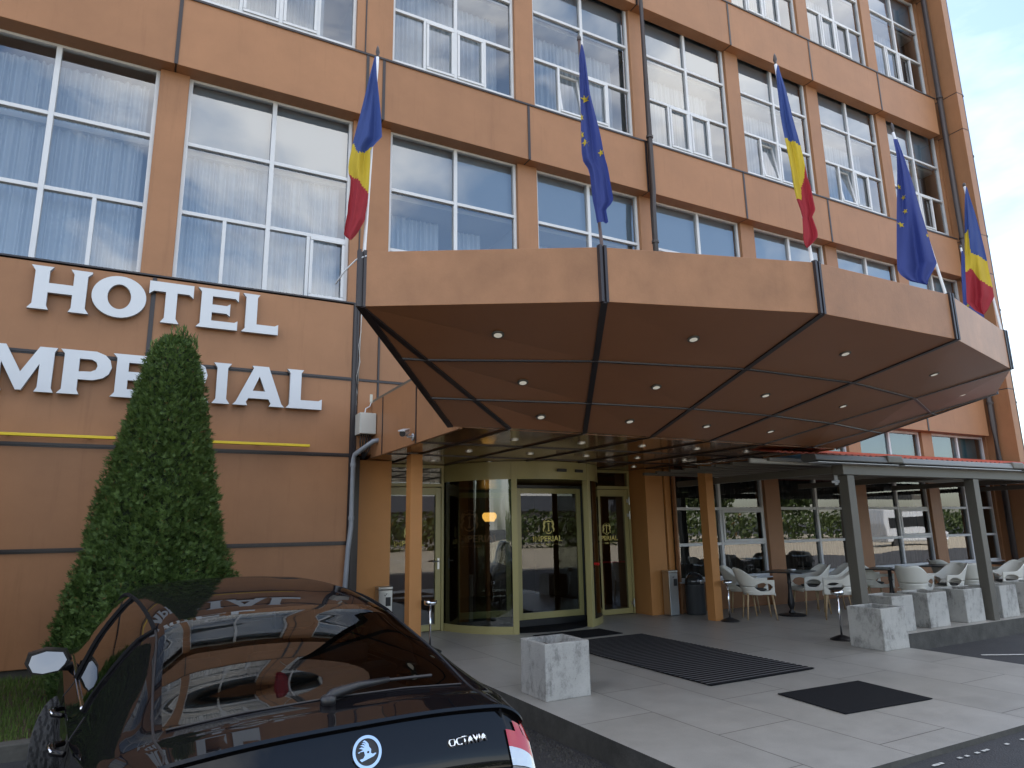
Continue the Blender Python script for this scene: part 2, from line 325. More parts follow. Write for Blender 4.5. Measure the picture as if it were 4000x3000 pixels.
cp = MB(); cp.grid([[(x, y, gz(x, y) + .004) for x in axis((-60, 80, 35))] for y in axis((-70, -13, 20))]); cp.build('car_park', mat('bounce_paving', (.37, .325, .25), .8, var=.2, vscale=1.5), smooth=True, kind='structure')  # pale sheet added over the asphalt to bounce sun onto facade and porch
# lawn and its kerb
lw = MB(); lw.grid([[(x, y, z) for x in axis((-14, 2.55, 30))] for y, z in ((-2.30, -0.09), (-1.6, -0.05), (-0.8, -0.01), (0.02, 0.02))]); lw.build('lawn', SOIL, smooth=True, kind='structure')
kb = MB()
x = -14.0
while x < 3.15: kb.box(x, -2.45, -0.4, min(x + 0.985, 3.19), -2.31, -0.075 + 0.006 * random.random()); x += 1.0
kb.build('kerb', KERB, bevel=0.012, kind='structure')
gr = MB()
for i in range(26000):
    x = -3.2 + 3.9 * random.random() if i < 22000 else 0.7 + 1.8 * random.random(); y = -2.3 + 2.28 * random.random(); z = -0.09 + (y + 2.3) * 0.05
    h = 0.035 + 0.045 * random.random(); a = random.random() * 2 * pi; wd = 0.005; dx, dy = cos(a) * wd, sin(a) * wd; lx, ly = (random.random() - .5) * 0.05, (random.random() - .5) * 0.05
    gr.add([(x - dx, y - dy, z - 0.01), (x + dx, y + dy, z - 0.01), (x + lx, y + ly, z + h)], [(0, 1, 2)])
gr.build('grass', GRASSM, kind='stuff')
# loose stones in the gutter by the step
st = MB()
STONE = mat('stones', (0.05, 0.048, 0.045), 0.9, var=0.5, vscale=25)
for i in range(1500):
    y = -6.3 + 3.2 * random.random(); x = 3.18 - abs(random.gauss(0, 0.16)) - 0.02; z = gz(x, y); r = 0.005 + 0.012 * random.random() ** 2
    a = random.random() * 6; vs = []
    for k in range(4): vs.append((x + r * cos(a + k * pi / 2), y + r * sin(a + k * pi / 2), z))
    vs += [(x + r * .3, y, z + r * 1.2), (x - r * .3, y + r * .2, z + r)]
    st.add(vs, [(0, 1, 4), (1, 2, 5, 4), (2, 3, 5), (3, 0, 4, 5)])
st.build('gravel', STONE, kind='stuff')

# ------------------------------------------------------------------ hotel building
HB = thing('hotel_building', 'orange panelled multi storey hotel with white framed windows', 'building')
WL = 0.06
RB = [(3.062, 5.422), (5.822, 8.172), (8.585, 10.935), (11.35, 13.70), (14.115, 16.465), (16.88, 19.23)]
LB = [(-8.20, -5.80), (-5.45, -3.05), (-2.70, -0.302), (0.072, 2.447)]
FLOORS = [4.885, 9.305, 13.72]
ROWZ = [(3.65, 4.83), (7.975, 9.065), (12.25, 13.385), (16.80, 18.4)]
# spandrel panels, one mesh per panel
def panel(x0, x1, z0, z1, y0=0.0, y1=0.27, m=ORANGE, nm='wall_panel'):
    b = MB(); b.box(x0, y0, z0, x1, y1, z1); return b.build(nm, m, HB, bevel=0.006)
JX_R = [2.86, 5.56, 8.25, 10.95, 13.715, 16.45, 19.06]; JX_L = [-8.6, -5.62, -2.87, -0.12, 2.59]
jt = MB()
for r, (z0, z1) in enumerate(ROWZ):
    if r > 0:
        for a, b in zip(JX_L, JX_L[1:]): panel(a + 0.012, b - 0.012, z0, z1)
        panel(2.602, 2.848, z0, z1)
        for x in JX_L[1:]: jt.box(x - 0.0115, -0.007, z0 + .002, x + 0.0115, 0.24, z1 - .002); jt.box(x - 0.024, -0.012, z0 + .001, x + 0.024, -0.0075, z1 - .001)
    for a, b in zip(JX_R, JX_R[1:]):
        if r == 0 and b < 8.3: continue
        panel(a + 0.012, b - 0.012, z0, z1)
    for x in JX_R[:-1]:
        if r > 0 or x > 8: jt.box(x - 0.0115, -0.007, z0 + .002, x + 0.0115, 0.24, z1 - .002); jt.box(x - 0.024, -0.012, z0 + .001, x + 0.024, -0.0075, z1 - .001)
    if r > 0:
        jt.box(-8.6, -0.014, z1, 19.06, 0.262, z1 + 0.022); jt.box(-8.6, -0.020, z1 - .012, 19.06, -.0145, z1 + .024)
jt.box(2.6, -0.014, 4.83, 19.06, 0.262, 4.85); jt.box(-8.6, -0.014, 4.83, 2.6, 0.262, 4.852)
# solid left ground floor wall in four courses and the wall over the porch
CO = [(0.12, 1.383), (1.383, 2.59), (2.59, 3.688), (3.688, 4.83)]
for i, (z0, z1) in enumerate(CO):
    for a, b in zip(JX_L, JX_L[1:]): panel(a + 0.014, b - (0.10 if b > 2 else 0.014), z0 + (0.018 if i else 0), z1 - 0.018)
    for x in JX_L[1:-1]: jt.box(x - 0.026, -0.012, z0 + .028, x + 0.026, -.0085, z1 - .028); jt.box(x - 0.0145, -0.008, z0 + .02, x + 0.0145, 0.24, z1 - .02)
    if i: jt.box(-8.6, -0.010, z0 - 0.0175, 2.49, 0.24, z0 + 0.0175); jt.box(-8.6, -0.006, z0 - .026, 2.49, .02, z0 - .0176); jt.box(-8.6, -0.006, z0 + .0176, 2.49, .02, z0 + .026)
    if i: jt.box(-8.6, -0.022, z0 - 0.008, 2.49, -0.0105, z0 + 0.002)
jt.box(2.49, -0.006, 0.0, 2.58, 0.235, 4.829); jt.box(2.50, -0.02, 0.0, 2.52, -0.0065, 4.82); jt.box(2.55, -0.02, 0.0, 2.57, -0.0065, 4.82)
for (z0, z1) in ((2.62, 3.67), (3.706, 4.829)):
    panel(2.59, 2.872, z0, z1)
    for a, b in ((2.90, 5.55), (5.565, 8.24)): panel(a, b, z0, z1)
    jt.box(2.873, -0.010, z0, 2.899, 0.24, z1)
panel(8.26, 8.6, 2.62, 3.64)
jt.box(2.59, -0.010, 3.671, 8.24, 0.24, 3.7055)
pl = MB(); pl.box(-8.6, 0.03, -0.3, 2.58, 0.28, 0.115); pl.build('plinth', KERB, HB)
# piers between the windows (upper floors)
def piers(bays, x0, x1, z0, z1):
    e = [x0] + [v for b in bays for v in b] + [x1]
    for i in range(0, len(e), 2):
        b = MB(); b.box(e[i], 0.20, z0, e[i + 1], 0.46, z1); b.build('pier', ORANGE, HB, bevel=0.005)
for f, (z0, z1) in enumerate(((4.85, 7.975), (9.087, 12.25), (13.407, 16.80))):
    piers(LB + RB, -8.6, 19.30, z0, z1)
    jt.box(2.585, 0.188, z0, 2.605, 0.199, z1)
piers(RB[2:], 8.62, 19.30, 0.0, 3.65)
jt.build('joint_trim', TRIM, HB)
# body of the building behind the facade
bd = MB()
bd.box(-8.6, 5.4, -0.3, 19.50, 15, 18.3); bd.box(-8.61, 0.3, -0.3, -8.45, 5.4, 18.3); bd.box(19.31, 0.35, -0.3, 19.52, 5.4, 18.3)
bd.box(-8.6, 0.5, 16.75, 19.5, 5.4, 16.95)
bd.build('rear_wall', ORANGE, HB)
rf = MB(); rf.box(-8.8, -0.1, 18.41, 19.7, 15.2, 18.55); rf.build('roof', GREYMET, HB)
# projecting end wall
fin = MB(); zz = [-0.3, 2.3, 4.83, 7.97, 9.07, 12.25, 13.38, 16.8, 18.4]
for a, b in zip(zz, zz[1:]): fin.box(19.30, -0.49, a + 0.012, 19.56, 0.34, b - 0.012)
fin.build('end_wall', ORANGE, HB, bevel=0.006)
fj = MB()
for z in zz[1:-1]: fj.box(19.305, -0.482, z - 0.0115, 19.555, 0.33, z + 0.0115)
fj.build('joint_trim', TRIM, HB)
# rooms
def rooms(z0, bays, x0, x1):
    m = MB(); ce = z0 + 2.02
    m.box(x0, 0.48, ce, x1, 5.3, ce + 0.08); m.box(x0, 0.48, z0 - 0.2, x1, 5.3, z0 - 0.1); m.box(x0, 5.25, z0 - 0.1, x1, 5.35, ce)
    cs = [(a[1] + b[0]) / 2 for a, b in zip(bays, bays[1:])]
    for c in cs: m.box(c - 0.09, 0.47, z0 - 0.1, c + 0.09, 5.24, ce - 0.001)
    m.build('interior_walls', ROOMW, HB)
for f, z0 in enumerate(FLOORS): rooms(z0, LB + RB, -8.5, 19.28)
# windows
random.seed(11)
def window(x0, x1, z0, z1, rows, bot, glassm, room=None, tilt=None, cur=None, topdark=True, curm=CURT, sash=()):
    y0, y1 = 0.27, 0.335; fw = 0.052; xc = (x0 + x1) / 2; fm = MB()
    fm.box(x0, y0, z0, x0 + fw, y1, z1); fm.box(x1 - fw, y0, z0, x1, y1, z1)
    fm.box(x0 + fw, y0, z0, x1 - fw, y1, z0 + fw); fm.box(x0 + fw, y0, z1 - fw, x1 - fw, y1, z1)
    zr = [z0 + fw] + rows + [z1 - fw]
    fm.box(xc - 0.032, y0 - 0.004, z0 + fw, xc + 0.032, y1, z1 - fw)
    for z in rows: fm.box(x0 + fw, y0, z - 0.027, xc - 0.032, y1, z + 0.027); fm.box(xc + 0.032, y0, z - 0.027, x1 - fw, y1, z + 0.027)
    zb = rows[0] - 0.027
    for (a, b) in ((x0 + fw, xc - 0.032), (xc + 0.032, x1 - fw)):
        if bot: c = (a + b) / 2; fm.box(c - 0.025, y0, z0 + fw, c + 0.025, y1, zb)
    wo = fm.build('window', PVC, HB, bevel=0.004)
    gl = MB()
    gl.quad((x0 + .02, 0.315, z0 + .02), (x1 - .02, 0.315, z0 + .02), (x1 - .02, 0.315, z1 - .02), (x0 + .02, 0.315, z1 - .02))
    if tilt is not None:
        gl = MB(); a = x0 + fw; cells = [x0 + fw, (x0 + fw + xc - .032) / 2, xc, (xc + .032 + x1 - fw) / 2, x1 - fw]
        gl.quad((x0 + .02, 0.315, rows[0]), (x1 - .02, 0.315, rows[0]), (x1 - .02, 0.315, z1 - .02), (x0 + .02, 0.315, z1 - .02))
        for k in range(4):
            if k != tilt: gl.quad((cells[k], 0.315, z0 + .02), (cells[k + 1], 0.315, z0 + .02), (cells[k + 1], 0.315, rows[0]), (cells[k], 0.315, rows[0]))
    gl.build('pane', glassm, wo)
    cells = [(x0 + fw, (x0 + fw + xc - .032) / 2 - .025), ((x0 + fw + xc - .032) / 2 + .025, xc - .032), (xc + .032, (xc + .032 + x1 - fw) / 2 - .025), ((xc + .032 + x1 - fw) / 2 + .025, x1 - fw)]
    for k in sash:
        a, b = cells[k]; sm = MB(); sw = 0.05; h = zb - (z0 + fw)
        for bx in ((0, 0, b - a, sw), (0, h - sw, b - a, h), (0, sw, sw, h - sw), (b - a - sw, sw, b - a, h - sw)): sm.box(bx[0] + .003, -0.03, bx[1] + .003, bx[2] - .003, 0.02, bx[3] - .003)
        if k == tilt: sm.box(b - a - .004, -0.02, h * .5, b - a + 0.008, 0.0, h * .5 + .09)
        so = sm.build('sash', PVC, wo, bevel=0.004); so.location = (a, y0 + 0.012, z0 + fw)
        if k == tilt:
            so.rotation_euler = (radians(-9), 0, 0)
            g2 = MB(); g2.quad((sw, 0, sw), (b - a - sw, 0, sw), (b - a - sw, 0, h - sw), (sw, 0, h - sw)); g2.build('pane', glassm, wo).matrix_basis = so.matrix_basis.copy()
    if topdark:
        td = MB(); td.box(x0 + .01, 0.42, rows[1] + 0.0, x1 - .01, 0.44, z1); td.build('sky_tint_backing', SKYBOARD, wo)  # backing behind the top row, its colour brightens the sky reflection
    for (a, b, zt, yy, zb2) in (cur or []):
        n = max(8, int((b - a) * 26)); cm = MB(); ph = random.random() * 6; rowsv = []
        prof = [(a + (b - a) * i / (4 * n), 0.032 * sin(2 * pi * i / 4 / 2.6 + ph + 1.1 * sin(i * 0.11 + ph)) + 0.012 * sin(i * 0.9 + ph)) for i in range(4 * n + 1)]
        for z in (zt, zt - 0.06, (zt + zb2) / 2, zb2): rowsv.append([(px, yy + dy * (1.0 if z < zt - .03 else .7), z + (0.012 * sin(i * .8) if z == zt else 0)) for i, (px, dy) in enumerate(prof)])
        cm.grid(rowsv); cm.build('curtain', curm, wo, smooth=True)
for f, z0 in enumerate(FLOORS):
    rows = [z0 + 1.03, z0 + 2.07]; z1 = z0 + 3.11
    for bi, (a, b) in enumerate(LB + RB):
        left = bi < 4; ra = a - 0.12; rb = b + 0.12; cu = []; tilt = None; sash = ()
        zc = z0 + 2.0
        if f == 0 and left:
            cu = [(a, b - 0.12, (z0 + 2.95) if bi == 2 else zc + .03, 0.56, z0 - .05)]; sash = (3,) if bi == 3 else ()
        elif f == 0:
            cu = [(ra + .1, ra + 1.3, zc - 0.02, 1.0, z0), (ra + 1.55, rb - .45, zc - .05, 1.05, z0)]
        else:
            k = random.random()
            cu = [(ra + .1, rb - (.22 if k < .5 else .55), zc - 0.04, 0.78, z0 - .05)]
            sash = (1, 2)
            if f == 1 and bi in (5, 7, 8): tilt = 1
        window(a, b, z0, z1, rows, (not (f == 0 and not left)), GLASS, cur=cu, topdark=not (f == 0 and bi == 2), tilt=tilt, sash=sash)
# ground floor restaurant windows
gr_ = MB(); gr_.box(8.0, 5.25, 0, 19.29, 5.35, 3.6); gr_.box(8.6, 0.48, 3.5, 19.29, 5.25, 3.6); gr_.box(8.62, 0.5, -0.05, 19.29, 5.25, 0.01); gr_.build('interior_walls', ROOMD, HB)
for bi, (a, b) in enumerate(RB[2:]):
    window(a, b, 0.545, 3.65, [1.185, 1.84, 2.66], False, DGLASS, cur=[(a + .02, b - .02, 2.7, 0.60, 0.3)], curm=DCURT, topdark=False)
    bl = MB(); bl.box(a + .03, 0.45, 2.70, b - .03, 0.47, 3.62); bl.build('roller_blind', mat('blue_blind', (0.16, 0.30, 0.36), 0.8), HB)
    lp = MB(); lp.box(a, 0.285, 0.0, b, 0.45, 0.52); lp.build('wall_panel', ORANGE, HB, bevel=0.004)
    si = MB(); si.box(a, 0.19, 0.521, b, 0.34, 0.544); si.build('window_sill', PVC, HB, bevel=0.003)
    if bi in (0, 2):
        xc = (a + b) / 2; sm = MB(); p0, p1 = (xc + .035, b - .055); q0, q1 = 1.215, 1.81
        for bx in ((p0, q0, p1, q0 + .045), (p0, q1 - .045, p1, q1), (p0, q0 + .045, p0 + .045, q1 - .045), (p1 - .045, q0 + .045, p1, q1 - .045)): sm.box(bx[0], 0.25, bx[1], bx[2], 0.268, bx[3])
        sm.build('sash', PVC, HB, bevel=0.003)
# entrance recess: piers, side doors, lobby
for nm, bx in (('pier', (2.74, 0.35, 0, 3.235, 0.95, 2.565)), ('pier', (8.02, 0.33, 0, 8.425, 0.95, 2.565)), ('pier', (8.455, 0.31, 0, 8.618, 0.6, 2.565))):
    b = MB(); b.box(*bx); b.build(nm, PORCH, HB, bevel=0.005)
b = MB(); b.box(8.426, 0.36, 0, 8.454, 0.6, 2.56); b.box(2.59, 0.3, 0, 2.735, 0.6, 2.6); b.build('joint_trim', TRIM, HB)
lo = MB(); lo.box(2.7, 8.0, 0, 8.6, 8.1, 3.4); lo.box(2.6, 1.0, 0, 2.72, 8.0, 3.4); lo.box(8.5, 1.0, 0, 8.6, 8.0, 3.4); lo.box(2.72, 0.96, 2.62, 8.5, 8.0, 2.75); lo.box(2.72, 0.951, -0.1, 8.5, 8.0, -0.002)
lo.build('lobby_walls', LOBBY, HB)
def crest(parent, cx, y, cz, h, m):
    k = MB(); s = h
    def P(pts): k.prism([(cx + x * s, y, cz + z * s) for x, z in pts], (0, 0.004, 0))
    P([(-.07, -.26), (.07, -.26), (.07, -.20), (.035, -.18), (.035, .16), (.07, .19), (.07, .25), (-.07, .25), (-.07, .19), (-.035, .16), (-.035, -.18), (-.07, -.20)])
    for i in range(8):                                          # curved base of the shield
        a0 = pi + i * pi / 8; a1 = a0 + pi / 8
        P([(.24 * cos(a0), -.22 + .20 * sin(a0)), (.24 * cos(a1), -.22 + .20 * sin(a1)), (.20 * cos(a1), -.22 + .14 * sin(a1)), (.20 * cos(a0), -.22 + .14 * sin(a0))])
    P([(-.22, .30), (.22, .30), (.25, .40), (.13, .34), (.0, .42), (-.13, .34), (-.25, .40)])
    for x, z in ((-.2, .47), (-.1, .5), (0, .52), (.1, .5), (.2, .47)): P([(x + .022 * cos(a), z + .022 * sin(a)) for a in [i * pi / 3 for i in range(6)]])
    for sg in (-1, 1):                                          # the two rearing beasts
        P([(sg * x, z) for x, z in ((.24, .32), (.30, .42), (.36, .33), (.40, .18), (.36, .02), (.42, -.10), (.38, -.26), (.31, -.30), (.33, -.14), (.27, -.06), (.22, .06), (.29, .16), (.22, .24))])
    o = k.build('crest', m, parent); return fixn(o)
def inn_text(parent, cx, y, zb, h, wd, m, sub=True):
    o = bm_obj(text_bm('IMPERIAL', h, 0.003, 0.035, wd), 'lettering', m, parent); o.location = (cx, y, zb)
    if sub:
        o2 = bm_obj(text_bm('INN', h * .38, 0.003, 0.0), 'lettering', m, parent); o2.location = (cx, y, zb - h * .75)
        k = MB()
        for sg in (-1, 1): k.box(cx + sg * wd * .13, y, zb - h * .55, cx + sg * wd * .45, y + .003, zb - h * .52)
        k.build('lettering', m, parent)
def side_door(x0, x1, y, hinge, textx, textw, crestx):
    f = MB(); f.box(x0, y, 0, x0 + .045, y + .08, 2.565); f.box(x1 - .045, y, 0, x1, y + .08, 2.565); f.box(x0 + .045, y, 2.515, x1 - .045, y + .08, 2.565); f.box(x0 + .045, y, 2.215, x1 - .045, y + .08, 2.27)
    fr = f.build('door_frame', OLIVE, HB, bevel=0.004)
    t = MB(); t.quad((x0 + .045, y + .04, 2.27), (x1 - .045, y + .04, 2.27), (x1 - .045, y + .04, 2.515), (x0 + .045, y + .04, 2.515)); t.build('pane', DOORGLASS, fr)
    a, b = x0 + .05, x1 - .05; d = MB()
    d.box(a, y + .01, .012, a + .09, y + .065, 2.205); d.box(b - .09, y + .01, .012, b, y + .065, 2.205); d.box(a + .09, y + .01, .012, b - .09, y + .065, .105); d.box(a + .09, y + .01, 2.085, b - .09, y + .065, 2.205)
    do = d.build('door', OLIVE, HB, bevel=0.004)
    p = MB(); p.quad((a + .09, y + .04, .105), (b - .09, y + .04, .105), (b - .09, y + .04, 2.085), (a + .09, y + .04, 2.085)); p.build('pane', DOORGLASS, do)
    hm = MB()
    if hinge == 'R':
        for z in (.19, 1.74, 2.0): hm.tube([(b + .012, y - .012, z - .07), (b + .012, y - .012, z + .07)], .012, 8); hm.box(b - .035, y - .004, z - .03, b + .03, y + .008, z + .03)
        hm.build('hinge', STEEL, do)
        r = MB(); r.tube([(a + .06, y + .10, .915), (b - .06, y + .10, .905)], .014, 8); r.build('push_bar', mat('red_bar', (0.35, 0.01, 0.02), 0.4), do)
    else:
        hm.box(b - .062, y - .006, .93, b - .028, y + .01, 1.10); hm.tube([(b - .045, y - .006, 1.055), (b - .045, y - .05, 1.055), (b - .16, y - .05, 1.05)], .011, 8); hm.build('handle', STEEL, do)
    inn_text(do, textx, y + .028, 1.295, .085, textw, GOLD); crest(do, crestx, y + .028, 1.49, .22, GOLD)
side_door(3.24, 4.27, 0.80, 'L', 3.70, .50, 3.70); side_door(7.17, 7.985, 0.75, 'R', 7.43, .50, 7.44)

# ------------------------------------------------------------------ revolving door
RD = thing('revolving_door', 'olive framed revolving glass door between two side doors under the canopy', 'revolving door', (5.72, 1.11, 0))
RR = 1.47
def arc(r, a0, a1, n, z): return [(r * cos(a0 + (a1 - a0) * i / n), r * sin(a0 + (a1 - a0) * i / n), z) for i in range(n + 1)]
def arcwall(b, r, a0, a1, z0, z1, th, n=20):
    o0, o1, i0, i1 = arc(r, a0, a1, n, z0), arc(r, a0, a1, n, z1), arc(r - th, a0, a1, n, z0), arc(r - th, a0, a1, n, z1)
    b.grid([o0, o1, i1, i0, o0]); b.quad(o0[0], i0[0], i1[0], o1[0]); b.quad(o0[-1], o1[-1], i1[-1], i0[-1])
AL, AR = atan2(-1.31, -.70), atan2(-1.31, .70)
hd = MB(); arcwall(hd, RR, 0, 2 * pi, 2.29, 2.565, 0.08, 72); h = fixn(hd.build('header', OLIVE, RD)); sharp(h)
for a0, a1 in ((AL, -pi - .05), (AR, .05)):
    b = MB(); arcwall(b, RR - .006, a0, a1, 0.11, 2.289, 0.006, 24); sharp(fixn(b.build('curved_glass', DOORGLASS, RD)))
    b = MB(); arcwall(b, RR, a0, a1, 0.0, 0.109, 0.05, 24); sharp(fixn(b.build('base_rail', OLIVE, RD)))
for a, wd in ((AL, .045), (AR, .045)):
    b = MB(); c = Vector((cos(a), sin(a), 0)); t_ = Vector((-sin(a), cos(a), 0)); p = c * (RR + .012)
    b.prism([p + t_ * wd, p - t_ * wd, p - t_ * wd - c * .10, p + t_ * wd - c * .10], (0, 0, 2.56)); fixn(b.build('post', OLIVE, RD, bevel=0.004))
for a in (pi * .995, 0.02):
    b = MB(); c = Vector((cos(a), sin(a), 0)) * (RR - .02); b.box(c.x - .03, c.y - .03, 0, c.x + .03, c.y + .03, 2.56); b.build('post', OLIVE, RD)
def leaf(x0, y0, x1, y1, z0, z1):
    d = Vector((x1 - x0, y1 - y0, 0)); ln = d.length; o = thing('leaf', '', ''); 
    for k in ('label', 'category'): del o[k]
    b = MB(); fw = .085
    b.box(0, -.02, z0, fw, .02, z1); b.box(ln - fw, -.02, z0, ln, .02, z1); b.box(fw, -.02, z0, ln - fw, .02, z0 + .10); b.box(fw, -.02, z1 - .085, ln - fw, .02, z1)
    COL.objects.unlink(o); bpy.data.objects.remove(o)
    lf = b.build('door_leaf', OLIVE, RD, bevel=0.004); lf.location = (x0 - 5.72, y0 - 1.11, 0); lf.rotation_euler = (0, 0, atan2(d.y, d.x))
    g_ = MB(); g_.quad((fw, 0, z0 + .1), (ln - fw, 0, z0 + .1), (ln - fw, 0, z1 - .085), (fw, 0, z1 - .085)); g_.build('pane', DOORGLASS, lf)
    e = MB(); e.box(ln + .001, -.03, z0 - .1, ln + .03, .03, z1 + .05); e.box(-.03, -.03, z0 - .1, -.001, .03, z1 + .05); e.box(-.03, -.03, z0 - .1, ln + .03, .03, z0 - .002); e.box(-.03, -.03, z1 + .002, ln + .03, .03, z1 + .05); e.build('brush_seal', BLACK, lf)
    return lf
l1 = leaf(5.36, 0.38, 6.60, 0.36, 0.115, 2.185); inn_text(l1, .58, -.012, 1.32, .09, .56, GOLD); crest(l1, .60, -.012, 1.55, .27, GOLD)
l2 = leaf(4.40, 0.72, 5.34, 0.55, 0.16, 2.12); inn_text(l2, .40, -.012, 1.33, .115, .70, COPPER); crest(l2, .26, -.012, 1.65, .36, COPPER)
for sx in (5.68, 6.02):
    b = MB(); b.box(-.09, -.03, 2.405, .09, .0, 2.452); o = b.build('motion_sensor', BLACK, RD, bevel=.006); aa = atan2(-1.3, sx + .1 - 5.72); o.location = (cos(aa) * (RR + .004), sin(aa) * (RR + .004), 0); o.rotation_euler = (0, 0, aa + pi / 2)
b = MB(); b.lathe([(RR - .1, 0.004), (RR - .1, 0.012)], (0, 0, 0), 48); b.build('floor_mat', RUBBER, RD)
b = MB(); b.lathe([(RR - .09, 2.30), (RR - .09, 2.33)], (0, 0, 0), 48); b.build('drum_ceiling', OLIVE, RD)
b = MB(); b.tube([(.76, -1.29, .96), (.80, -1.36, .955)], .022, 8); b.build('stop_button', mat('red_button', (0.45, 0.01, 0.01), 0.4), RD)
lampo = thing('lobby_lamp', 'lit amber lamp glowing inside the lobby behind the revolving door', 'lamp', (6.66, 4.0, 1.76))
b = MB(); b.lathe([(.10, -.07), (.15, .0), (.16, .07), (.12, .12)], n=16); b.build('lamp_shade', mat('lamp_glow', (0.8, 0.45, 0.12), 0.5, emit=(1.0, 0.45, 0.10), estr=1.8), lampo, smooth=True)
b = MB(); b.tube([(0, 0, .12), (0, 0, .68)], .01, 6); b.build('stem', BLACK, lampo)

# ------------------------------------------------------------------ entrance canopy
CA = thing('entrance_canopy', 'big faceted orange canopy with dark soffit over the hotel entrance', 'canopy')
V = [(1.33, -4.64), (2.96, -5.53), (4.76, -6.05), (6.65, -6.06), (8.57, -5.58), (10.11, -4.64)]
INN = [(2.70, -3.16), (3.32, -3.28), (4.27, -3.28), (5.22, -3.28), (6.17, -3.28), (7.12, -3.28), (8.07, -3.28), (8.68, -3.16)]
ZB, ZT, ZI = 3.22, 3.665, 2.575
def off(p, q, d):
    t = Vector((q[0] - p[0], q[1] - p[1])).normalized(); return Vector((-t.y, t.x)) * d
for i in range(5):
    p, q = V[i], V[i + 1]; n = off(p, q, 0.06); t = Vector((q[0] - p[0], q[1] - p[1])).normalized() * 0.022
    b = MB(); b.prism([(p[0] + t.x, p[1] + t.y, ZB), (q[0] - t.x, q[1] - t.y, ZB), (q[0] - t.x + n.x, q[1] - t.y + n.y, ZB), (p[0] + t.x + n.x, p[1] + t.y + n.y, ZB)], (0, 0, ZT - ZB))
    fixn(b.build('fascia_panel', FASCIA, CA, bevel=0.004))
# return walls and flat roof
b = MB()
for p, q in ((V[0], (2.75, -3.0)), (V[5], (8.65, -3.0))): 
    b.prism([(p[0] + (.06 if p[0] < 5 else -.06), p[1] + .06, ZB + .002), (q[0], q[1], ZI + .10), (q[0] + .05, q[1], ZI + .10), (p[0] + .1 * (1 if p[0] < 5 else -1), p[1] + .1, ZB + .002)], (0, 0, 0.4))
b.prism([(x * .985 + .085, y + .07, ZT - .10) for x, y in V] + [(8.6, -3.0, ZT - .10), (2.8, -3.0, ZT - .10)], (0, 0, .05)); fixn(b.build('canopy_roof', GREYMET, CA))
# soffit facets: five main, two corner triangles, each in three bands
def lerp3(a, b, t): return tuple(a[i] + (b[i] - a[i]) * t for i in range(3))
V3 = [(x, y, ZB) for x, y in V]; I3 = [(x, y, ZI) for x, y in INN]
so = MB(); rib = MB(); DL = []
def bar(a, b, wd=0.022, hh=0.012):
    A, B = Vector(a), Vector(b); d = (B - A).normalized(); s_ = d.cross(Vector((0, 0, 1))).normalized() * wd; u = s_.cross(d).normalized() * hh
    if u.z > 0: u = -u
    rib.prism([A - s_ - u * .2, A + s_ - u * .2, A + s_ + u, A - s_ + u], B - A)
T3 = [0, .36, .70, 1]
for i in range(5):
    for k in range(3):
        a = lerp3(V3[i], I3[i + 1], T3[k]); b_ = lerp3(V3[i + 1], I3[i + 2], T3[k]); c = lerp3(V3[i + 1], I3[i + 2], T3[k + 1]); d = lerp3(V3[i], I3[i + 1], T3[k + 1])
        so.quad(a, b_, c, d)
        ctr = Vector((0, 0, 0))
        for q in (a, b_, c, d): ctr += Vector(q) / 4
        nrm = (Vector(b_) - Vector(a)).cross(Vector(d) - Vector(a)).normalized()
        if nrm.z > 0: nrm = -nrm
        DL.append((ctr, nrm))
        if k < 2: bar(d, c, .016)
for (v, i0, i1) in ((0, 0, 1), (5, 6, 7)):
    for k in range(3):
        a, b_ = lerp3(V3[v], I3[i0], T3[k]), lerp3(V3[v], I3[i1], T3[k]); c, d = lerp3(V3[v], I3[i1], T3[k + 1]), lerp3(V3[v], I3[i0], T3[k + 1])
        if k == 0: so.add([a, c, d], [(0, 1, 2)])
        else: so.quad(a, b_, c, d)
        if k < 2: bar(d, c, .016)
    bar(V3[v], I3[i0], .03); bar(V3[v], I3[i1], .026)
for i in range(1, 5): bar(V3[i], I3[i + 1], .026)
for x, y in V:                                                   # vertical trims at the fascia corners, rising to hold the poles
    for s_ in (-.022, .022): rib.box(x + s_ - .012, y - .018, ZB - .004, x + s_ + .012, y + .02, ZT + .012)
    rib.box(x - .012, y - .004, ZB, x + .012, y + .03, ZT)
# porch: flat ceiling, side fascias
ce = MB(); ce.box(2.84, -3.16, 2.572, 8.62, 0.95, 2.62); ce.build('porch_ceiling', ORGLOSS, CA)
b = MB(); b.add([(2.70, -3.16, ZI + .002), (3.32, -3.28, ZI + .002), (8.07, -3.28, ZI + .002), (8.68, -3.16, ZI + .002)], [(0, 1, 2, 3)]); b.build('porch_ceiling', ORGLOSS, CA)
for y in (-1.87, -.54): rib.box(2.86, y - .014, 2.560, 8.60, y + .014, 2.5715)
for x in (3.32, 4.27, 5.22, 6.17, 7.12, 8.07): rib.box(x - .014, -3.27, 2.556, x + .014, 0.76, 2.5712)
fb = MB()
for (a, b_) in ((-3.15, -1.885), (-1.855, -.555), (-.525, -.005)): fb.box(2.80, a, 2.558, 2.838, b_, 3.36)
fb.build('side_fascia', ORANGE, CA, bevel=0.004)
fb = MB()
for (a, b_) in ((-3.15, -1.885), (-1.855, -.555), (-.525, -.005)): fb.box(8.622, a, 2.558, 8.66, b_, 3.36)
fb.build('side_fascia', ORANGE, CA, bevel=0.004)
for y in (-1.87, -.54): rib.box(2.793, y - .014, 2.556, 2.84, y + .014, 3.355); rib.box(8.62, y - .014, 2.556, 8.667, y + .014, 3.355)
b = MB(); b.box(2.81, -3.1, 3.362, 8.65, -.02, 3.40); b.build('porch_roof', GREYMET, CA)
